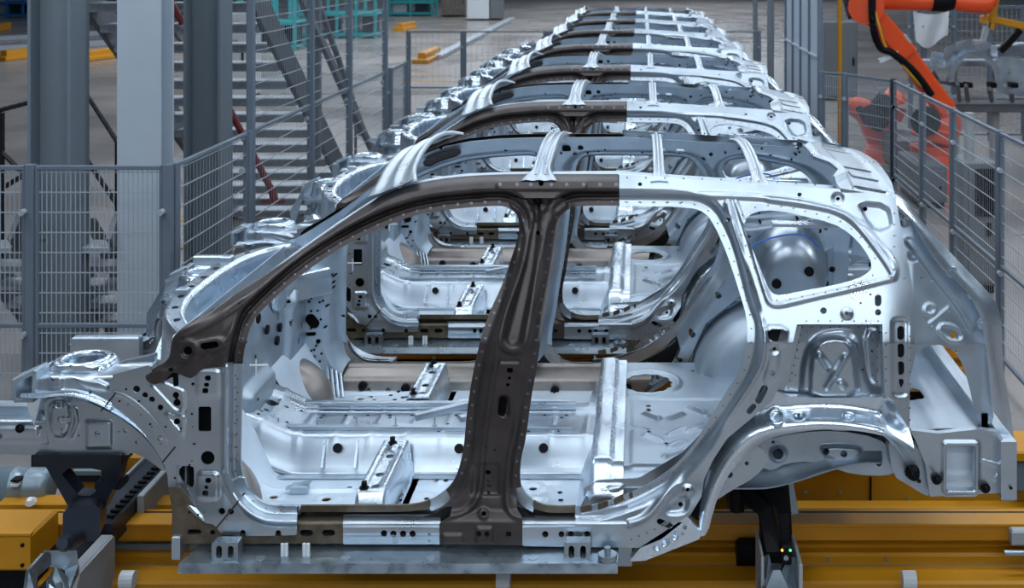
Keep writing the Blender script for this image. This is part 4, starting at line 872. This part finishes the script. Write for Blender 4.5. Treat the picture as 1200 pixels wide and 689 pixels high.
# ---------------- fences ----------------
def fence(name, pts, zt, label, z0=.12, mids=(.82,), vw=.03, hw=.13, post=.06, sheet=None, tops=True, group='wire mesh safety fences', wv=.0036, vt=1.):
    r = thing(name, (pts[0][0], pts[0][1], 0), label, 'fence', group)
    for (x, y) in pts:
        part('post', MB().rect([(x, y, 0), (x, y, zt+.02)], post, post, (1, 0, 0)), 'fence', r)
        for z in (zt*.42, zt*.85): part('clamp', MB().disc((x-.02, y-post*.5-.01, z), (0, -1, 0), .02, .05, 8), 'wire', r)
    for a, b in zip(pts[:-1], pts[1:]):
        A = Vector((a[0], a[1], 0)); B = Vector((b[0], b[1], 0)); e = (B-A).normalized(); L = (B-A).length; A = A+e*(post*.5+.012); L -= post+.024
        def q(s, z): return A+e*s+Vector((0, 0, z))
        mb = MB().rect([q(0, z0), q(0, zt)], .025, .025, (1, 0, .01)).rect([q(L, z0), q(L, zt)], .025, .025, (1, 0, .01))
        for z in (z0, zt)+tuple(mids): mb.rect([q(0, z), q(L, z)], .028, .028)
        part('panel_frame', mb, 'fence', r)
        w = MB(); n = max(2, int(L/vw))
        sec = [(wv*math.cos(t), wv*math.sin(t)) for t in (.78, 2.36, 3.93, 5.5)]
        for k in range(1, n): w.sweep([(a_*vt, b_*vt) for a_, b_ in sec], [q(L*k/n, z0), q(L*k/n, zt)], (1, 0, .01), caps=False)
        k = z0+hw
        while k < zt: w.sweep([(a_*1.3, b_*1.3) for a_, b_ in sec], [q(0, k), q(L, k)], caps=False); k += hw
        part('wire_mesh', w, 'wire', r, kind='stuff')
    return r
FX = -3.05
fence('safety_fence', [(XP(-125,8), 3.4), (XP(36,8), 3.4), (XP(197,8), 3.4)], 1.84, 'low wire fence in front of the grey columns at left')
fence('safety_fence', [(FX, 3.47), (FX, 4.97)], 1.84, 'first low fence panel turning away from the corner post', vw=.06, vt=.45)
fence('safety_fence', [(FX, 5.05), (FX, 6.8), (FX, 8.3), (FX, 10.1)], 4.1, 'tall wire fence in front of the big stairs', mids=(.82, 1.84), vw=.06, vt=.45)
fence('safety_fence', [(FX, 10.4), (FX, 11.4)], 1.84, 'short low fence panel at the far end of the left fence', vw=.05)
fence('safety_fence', [(XP(478,22.6), 18.0), (XP(543,22.6), 18.0), (XP(640,22.6), 18.0), (XP(740,22.6), 18.0), (XP(840,22.6), 18.0), (XP(890,22.6), 18.0)], 1.84, 'low fence closing the far end of the line', vw=.10, hw=.3, wv=.003)
FR = 2.77
fence('safety_fence', [(FR, y-D0) for y in (6.9, 8.2, 9.56, 11.0, 12.2, 13.6)], 1.84, 'low wire fence along the right side of the line', vw=.06, vt=.45)
fence('safety_fence', [(2.12, 10.0), (2.36, 9.75), (FR, 9.0)], 1.84, 'angled low fence panel before the orange robot')
# tall screens
r = thing('screen_wall', (2.12, 10.1, 0), 'tall grey mesh screens left of the yellow pole', 'screen')
for k in range(5):
    y = 10.1+.85*k
    part('post', MB().rect([(2.12, y, 0), (2.12, y, 4.3)], .06, .06, (1, 0, 0)), 'fence', r)
    if k < 4:
        part('screen_panel', MB().box(2.115, 2.125, y+.04, y+.81, .1, 4.2), 'screen', r)
        part('panel_rail', MB().rect([(2.10, y+.04, 2.0), (2.10, y+.81, 2.0)], .03, .03), 'wire', r)
for (px, d, wdt, label, m) in ((885, 23, .09, 'tall grey post beyond the last car body, left of a pair', 'column'), (903, 21, .12, 'tall grey post beyond the last car body, right of a pair', 'column'), (984, 15.2, .06, 'slim yellow pole beside the grey screens', 'yellow')):
    r = thing('post', (XP(px, d), d-D0, 0), label, 'post'); part('shaft', MB().tube([(XP(px, d), d-D0, 0), (XP(px, d), d-D0, 4.2)], wdt/2, 12), m, r, smooth=False); part('base_plate', MB().box(XP(px, d)-wdt, XP(px, d)+wdt, d-D0-wdt, d-D0+wdt, 0, .02), m, r)
# ---------------- columns ----------------
def hcol(px, d, w, dp, m, label, web):
    x = XP(px, d); y = d-D0; t = .022; r = thing('steel_column', (x, y, 0), label, 'column', 'steel columns')
    a, b = w/2, dp/2
    if web: sec = [(-a,-b),(-a+t,-b),(-a+t,-.01),(a-t,-.01),(a-t,-b),(a,-b),(a,b),(a-t,b),(a-t,.01),(-a+t,.01),(-a+t,b),(-a,b)]
    else: sec = [(-a,-b),(a,-b),(a,-b+t),(.01,-b+t),(.01,b-t),(a,b-t),(a,b),(-a,b),(-a,b-t),(-.01,b-t),(-.01,-b+t),(-a,-b+t)]
    v = [(x+p, y+q, z) for z in (0, 5.2) for p, q in sec]; f = [[i, (i+1) % 12, 12+(i+1) % 12, 12+i] for i in range(12)]+[list(range(12)), list(range(12, 24))]
    part('shaft', (v, f), m, r); part('base_plate', MB().box(x-a-.06, x+a+.06, y-b-.06, y+b+.06, 0, .03), m, r)
hcol(69, 8.8, .30, .30, 'column', 'first grey steel column from the left', True)
hcol(171, 9.0, .31, .26, 'column2', 'pale broad faced steel column, second from the left', False)
hcol(244, 10.2, .30, .30, 'column', 'third steel column from the left, before the big stairs', True)
# ---------------- stairs ----------------
r = thing('staircase', (-4.25, 10.6, 0), 'big grey open staircase rising behind the tall fence', 'stairs')
ya, za, yb, zb = 10.75, 0, 6.2, 3.08
for x in (-5.02, -3.5):
    part('stringer', MB().rect([(x, ya, za+.05), (x, yb, zb+.05)], .05, .30, (0, .56, .83)), 'stairg', r)
    for k in range(7): part('stringer_bolt', MB().disc((x-.03, ya+(yb-ya)*(k+.5)/7, za+(zb-za)*(k+.5)/7+.05), (-1, 0, 0), .02, .02, 8), 'wire', r)
n = 15
for k in range(n):
    t = (k+.6)/n; y = ya+(yb-ya)*t; z = za+(zb-za)*t
    tr = part('tread', MB().box(-4.99, -3.53, y-.14, y+.14, z-.085, z), 'tread', r)
for x in (-5.02, -3.5):
    part('handrail', MB().tube([(x, ya, 1.0), (x, yb, zb+1.0)], .022, 8), 'stairg', r)
    for t in (.05, .5, .95): part('baluster', MB().tube([(x, ya+(yb-ya)*t, (zb)*t), (x, ya+(yb-ya)*t, zb*t+1.0)], .018, 8), 'stairg', r)
r = thing('stair_brace', (-3.2, 8.0, 0), 'pair of thin dark braces leaning behind the tall fence', 'brace')
part('brace', MB().rect([P(345,-20,6.65), P(437,178,9.8)], .05, .09, (0, 1, 0)), 'stairg', r); part('brace', MB().rect([P(372,0,7.6), P(425,150,9.4)], .05, .05, (0, 1, 0)), 'stairg', r)
part('brace_post', MB().rect([P(372,-40,7.6), P(372,190,7.6)], .07, .07, (0, 1, 0)), 'stairg', r)
r = thing('sprinkler_pipe', (XP(335,11.5), 6.9, 0), 'slanting dark red pipe beside the third column', 'pipe')
part('pipe', MB().tube([P(192,-12,6.0), P(252,96,6.15), P(318,222,6.4)], .030, 12), 'red', r); part('pipe_clamp', MB().tube([P(214,28,6.05), P(217,33,6.06)], .036, 10), 'wire', r)
part('pipe_foot', MB().box(XP(306,11), XP(334,11), 6.38, 6.42, place(238,11), place(233,11)), 'red', r); part('elbow', MB().tube([P(318,220,6.4), P(322,236,6.4)], .035, 10), 'red', r)
# crossover steps with black handrails
r = thing('crossover_steps', (XP(80,9.9), 5.3, 0), 'dark crossover steps with black handrails behind the low fence', 'steps')
for k in range(6):
    d = 9.95-.20*k; z = .18+.19*k
    part('tread', MB().box(XP(96,9.4), XP(166,9.4), d-D0-.12, d-D0+.12, z-.04, z), 'tread', r)
    part('tread', MB().box(XP(2,9.4), XP(58,9.4), d-D0-.12, d-D0+.12, z-.04, z), 'tread', r)
for px, b in ((96, 1), (168, 1), (0, 0), (60, 0)):
    x = XP(px, 9.4); part('stringer', MB().rect([(x, 5.55, .08), (x, 4.25, 1.28)], .04, .22, (0, .6, .8)), 'stairg', r)
part('side_plate', MB().add([P(98,257,4.9), P(112,255,4.9), P(168,350,4.9), P(168,372,4.9), P(150,372,4.9)], [[0,1,2,3,4]]), 'stairg', r); part('side_plate', MB().add([P(0,300,4.9), P(60,250,4.9), P(66,262,4.9), P(0,335,4.9)], [[0,1,2,3]]), 'stairg', r)
for pts in ([(-20,134),(97,104),(149,184)], [(93,181),(98,182),(150,258)], [(0,176),(24,200),(60,262)], [(0,222),(30,204)]):
    part('handrail', MB().tube([P(*p, 4.9) for p in pts], .020, 8), 'blackp', r)
for px, a, b in ((1, 132, 330), (139, 166, 300)): part('handrail_post', MB().rect([P(px, a, 4.9), P(px, b, 4.9)], .045, .045, (0, 1, 0)), 'blackp', r)
# ---------------- far racks, cabinets, boxes ----------------
def rackf(px0, px1, py, d, m, label, n=3, h=1.3, dep=1.6):
    x0, x1 = XP(px0, d), XP(px1, d); y = d-D0; r = thing('transport_rack', ((x0+x1)/2, y, 0), label, 'rack', 'steel transport racks'); w = (x1-x0)/n
    for k in range(n+1):
        for yy in (y, y+dep): part('upright', MB().box(x0+w*k-.05, x0+w*k+.05, yy-.05, yy+.05, 0, h), m, r)
    for z in (.15, h*.5, h):
        for yy in (y, y+dep): part('beam', MB().box(x0, x1, yy-.04, yy+.04, z-.07, z+.07), m, r)
        if z < h: part('shelf', MB().box(x0, x1, y, y+dep, z-.02, z+.02), m, r)
    for k in range(n): part('load', MB().box(x0+w*k+.2, x0+w*k+w*.8, y+.2, y+dep-.2, .2, h*.45+.1*(k % 2)), 'blueb' if k % 2 else 'tread', r)
dz = lambda py: CZ*F/(py-VY)
rackf(-10, 45, 21, dz(21), 'blue', 'blue transport rack at the top left corner', 3, 1.6); rackf(50, 88, 19, dz(19), 'blue', 'blue transport rack left of the pale column', 2, 1.6)
rackf(90, 112, 19, dz(19), 'teal', 'narrow teal rack between the blue racks and the pale column', 2, 1.6)
rackf(262, 345, 60, dz(60), 'teal', 'teal rack seen through the big staircase', 4, 1.9); rackf(350, 440, 45, dz(45), 'teal', 'long teal rack behind the tall fence', 4, 1.9)
rackf(456, 506, 19, dz(19), 'teal', 'teal rack on the far floor left of the pallet', 2, 1.5)
def cabin(name, px0, px1, py, h, m, label, cat, dep=1.0):
    d = dz(py); x0, x1 = XP(px0, d), XP(px1, d); y = d-D0
    r = thing(name, ((x0+x1)/2, y, 0), label, cat); part('case', MB().box(x0, x1, y, y+dep, .08, h), m, r); part('plinth', MB().box(x0+.03, x1-.03, y+.03, y+dep-.03, 0, .08), 'black', r)
    part('door', MB().box(x0+.04, x1-.04, y-.02, y, .12, h-.06), m, r); part('handle', MB().box(x1-.12, x1-.08, y-.05, y-.02, h*.45, h*.55), 'black', r)
    return r, x0, x1, y
cabin('switch_cabinet', 547, 573, 24, 2.4, 'white', 'white cabinet on the far floor', 'cabinet'); cabin('switch_cabinet', 574, 588, 24, 2.4, 'cab', 'grey cabinet right beside the white far cabinet', 'cabinet')
cabin('crate', 517, 545, 20, 1.6, 'boxg', 'olive crate on a pallet at the top of the far floor', 'crate')
r, x0, x1, y = cabin('white_cabinet', 262, 290, 118, 2.0, 'white', 'white cabinet with printed sheets behind the big staircase', 'cabinet')
for zz in (1.35, 1.75):
    part('label_sheet', MB().box(x0+.15, x1-.15, y-.03, y-.022, zz-.12, zz+.1), 'cloth', r)
    part('print', MB().box(x0+.2, x1-.2, y-.036, y-.03, zz-.02, zz), 'cab', r)
cabin('control_cabinet', 965, 1005, 118, 1.75, 'cab', 'grey control cabinet behind the yellow pole', 'cabinet')
r, x0, x1, y = cabin('control_cabinet', 1130, 1170, 345, 1.25, 'cab', 'dark control cabinet behind the right fence', 'cabinet', .5)
part('indicator', MB().disc(((x0+x1)/2, y-.02, .95), (0,-1,0), .03, .02, 10), 'red', r); part('panel', MB().box(x0+.1, x1-.05, y-.05, y-.02, .75, 1.2), 'black', r); part('column', MB().tube([(x0+.1, y+.2, 1.2), (x0+.1, y+.2, 1.7)], .05, 12), 'rack', r)
# low machinery blocks behind the right fence
for (a, b, py, h, l) in ((1075, 1110, 245, .55, 'low grey machine base behind the right fence, nearer'), (1050, 1090, 205, .5, 'low grey machine base behind the right fence, farther')):
    cabin('machine_base', a, b, py, h, 'stairg', l, 'machine', 1.2)
# ---------------- orange robots ----------------
def limb(pts, rad, n=16): return MB().tube(catmull(pts, 4), 1, n, scale=list(np.interp(np.linspace(0, 1, 4*(len(pts)-1)+1), np.linspace(0, 1, len(rad)), rad)))
d = 17.0; y = d-D0
def Q(px, py, dy=0.): return P(px, py, y+dy)
r = thing('robot_arm', (XP(1092, d), y, 0), 'large orange robot reaching over the right fence', 'robot', 'orange robots')
part('base', MB().tube([(XP(1092, d), y, 0), (XP(1092, d), y, .15), (XP(1092, d), y, .5), (XP(1092, d), y, .62)], .34, 24, scale=[1.25, 1.2, .8, .9]), 'orange', r, smooth=False)
part('shoulder', limb([Q(1092,165), Q(1098,145), Q(1102,130,-.1)], [.30, .34, .26]), 'orange', r, smooth=True)
part('shoulder_motor', MB().tube([Q(1085,142,.3), Q(1085,142,-.35)], .20, 20), 'black', r)
ua = part('upper_arm', MB().rect([Q(1108,128,-.15), Q(1085,98,-.15)], .26, .34, (0, 1, 0)).rect([Q(1087,100,-.15), Q(1060,62,-.15)], .26, .30, (0, 1, 0)).rect([Q(1062,64,-.15), Q(1018,14,-.15)], .28, .40, (0, 1, 0)), 'orange', r)
part('elbow_disc', MB().tube([Q(1015,8,.1), Q(1015,8,-.42)], .24, 24), 'orange', ua); part('elbow_motor', MB().tube([Q(992,10,-.1), Q(1002,8,-.1)], .15, 16), 'black', ua)
part('arm_band', MB().rect([Q(1056,56,-.15), Q(1049,47,-.15)], .30, .37, (0, 1, 0)), 'rack', ua, label='grey band on the arm')
fa = part('forearm', limb([Q(1010,-4,-.15), Q(1040,-2,-.15), Q(1080,2,-.15), Q(1110,1,-.15)], [.20, .16, .12, .11]), 'orange', r, smooth=True)
part('forearm_sleeve', limb([Q(1092,1,-.15), Q(1106,2,-.15), Q(1118,0,-.15)], [.14, .14, .12]), 'black', fa, smooth=True)
part('wrist', limb([Q(1118,1,-.15), Q(1140,4,-.15), Q(1160,4,-.15), Q(1165,6,-.15)], [.12, .13, .14, .08]), 'orange', r, smooth=True)
for m_, o in (('cable', 0), ('cabler', 2), ('black', -3), ('cabley', 4)):
    part('cable', MB().tube(catmull([Q(1022,-2+o,-.45), Q(1026+o,30,-.5), Q(1034+o,55,-.45), Q(1050+o,66+o,-.45), Q(1072,88+o,-.4), Q(1092,112,-.4)], 5), .018 if m_ != 'black' else .05, 8), m_, r)
part('cable_bracket', MB().rect([Q(1030,72,-.4), Q(1052,62,-.4)], .06, .10, (0, 1, 0)), 'white', r)
gr = thing('gripper', P(1165, 10, y), 'yellow gripper frame on the robot wrist', 'gripper')
part('gripper_bar', MB().rect([Q(1168,-12), Q(1160,34)], .10, .12, (0, 1, 0)), 'yellow', gr); part('gripper_bar', MB().rect([Q(1160,22), Q(1215,34)], .10, .14, (0, 1, 0)), 'yellow', gr); part('gripper_arm', MB().rect([Q(1158,25), Q(1152,48), Q(1140,50)], .07, .12, (0, 1, 0)), 'rack', gr)
part('gripper_jaw', MB().rect([Q(1195,35), Q(1180,52), Q(1172,60)], .09, .12, (0, 1, 0)), 'black', gr); part('gripper_pad', MB().box(XP(1150,d), XP(1156,d), y-.1, y+.1, place(28,d), place(18,d)), 'yellow', gr)
d = 19.5; y = d-D0
r = thing('robot_arm', (XP(1032, d), y, 0), 'smaller orange robot low behind the angled fence panel', 'robot', 'orange robots')
part('base', MB().tube([(XP(1034, d), y, 0), (XP(1034, d), y, .12), (XP(1034, d), y, .3), (XP(1034, d), y, .75)], .26, 20, scale=[1.3, 1.2, .75, .95]), 'orange', r)
part('body', limb([Q(1034,160), Q(1026,145), Q(1015,132,-.1), Q(1000,124,-.2)], [.26, .26, .20, .15]), 'orange', r, smooth=True)
part('motor', MB().tube([Q(1022,136,-.5), Q(1022,136,-.1)], .18, 16), 'black', r); part('motor', MB().tube([Q(1040,118,-.3), Q(1030,130,-.2)], .19, 16), 'black', r)
part('wrist', MB().tube([Q(1004,126,-.2), Q(992,121,-.25)], .14, 16, scale=[1, .7]), 'orange', r); part('counterweight', limb([Q(1036,114), Q(1046,122), Q(1042,140)], [.16, .24, .18]), 'orange', r, smooth=True)
part('hose', MB().tube(catmull([Q(1006,126,-.4), Q(1016,140,-.5), Q(1030,150,-.4), Q(1040,140,-.4)], 5), .06, 10), 'black', r)
# ---------------- part fixture on the right with a loose underbody ----------------
d = 18.2; y = d-D0
r = thing('fixture_table', (XP(1165, d), y, 0), 'grey fixture table right of the orange robot', 'table')
part('table_beam', MB().box(XP(1112, d), XP(1300, d), y, y+.8, place(132, d), place(118, d)), 'stairg', r); part('table_beam', MB().box(XP(1085, d), XP(1300, d), y+.9, y+1.1, place(84, d), place(76, d)), 'wire', r)
part('table_edge', MB().box(XP(1112, d), XP(1300, d), y-.03, y, place(122, d), place(117, d)), 'rack', r)
for px in (1120, 1168, 1230): part('leg', MB().box(XP(px, d), XP(px+8, d), y+.2, y+.4, 0, place(132, d)), 'rack', r)
for (a, b) in (((1092,82),(1100,96)), ((1100,96),(1122,98)), ((1122,98),(1124,118)), ((1112,90),(1112,98)), ((1132,100),(1134,118)), ((1160,104),(1162,118)), ((1185,108),(1186,118)), ((1205,106),(1206,118))): part('fixture_arm', MB().rect([Q(*a, -.25), Q(*b, -.05)], .05, .07, (0, 1, 0)), 'stairg', r)
for px in (1122, 1133, 1161, 1186): part('fixture_clamp', MB().box(XP(px-4, d), XP(px+4, d), y-.15, y+.05, place(102, d), place(96, d)), 'black', r)
u = thing('underbody_part', (XP(1150, d), y, place(118, d)), 'loose silver underbody section held on the fixture table', 'car part')
v, f = gridpatch(24, 8, lambda i, j: (lambda a: tuple(Q(1142+22*math.cos(a)*1.1, 96-30*math.sin(a), -.2+1.0*j)))(math.pi*(1.02-1.04*i)))
part('wheel_house', (v, f), 'zinc', u, smooth=True)
v, f = gridpatch(24, 3, lambda i, j: (lambda a: tuple(Q(1142+(24+7*j)*math.cos(a), 96-(31+5*j)*math.sin(a), -.25)))(math.pi*(1.0-1.0*i)))
part('arch_flange', (v, f), 'shine', u, smooth=True)
sp('side_plate', minus(poly([(1105,58),(1118,50),(1140,44),(1160,48),(1164,56),(1150,60),(1130,62),(1118,76),(1106,74)], 1), circ(1120,62,3)), (1100,40,1170,80), 2, lambda a, b: W(a, b, y-.1+0*a), 'shine', u)
sp('rear_plate', minus(poly([(1162,72),(1176,66),(1200,70),(1225,72),(1225,114),(1170,112),(1164,95)], 1), circ(1182,84,4), circ(1195,98,3), circ(1178,100,2.4)), (1158,60,1230,118), 2, lambda a, b: W(a, b, y+.1+0*a), 'zinc2', u)
part('tail_beam', MB().rect([Q(1165,60,.3), Q(1230,52,.5)], .2, .16), 'zinc', u); part('tail_beam', MB().rect([Q(1100,62,.2), Q(1098,78,.2)], .2, .12, (0, 1, 0)), 'shine', u)
# cloth, screens behind
def clothf(i, j): return tuple(P(1070+42*i+3*j-4*i*j, 13+10*i*(1-i)*1.5+(34+6*math.sin(5*i))*j, 16.84+.04*math.sin(9*i+3*j)))
o = part('cloth_sheet', gridpatch(24, 14, clothf), 'cloth', None, smooth=True); tag(o, 'white cloth hung over the fence rail behind the robot', 'cloth')
fence('safety_fence', [(XP(px, 21.5), 16.9) for px in (1066, 1082, 1118, 1160, 1200, 1240)], 2.35, 'back fence behind the fixture table, white cloth on it', vw=.08, hw=.2, mids=())
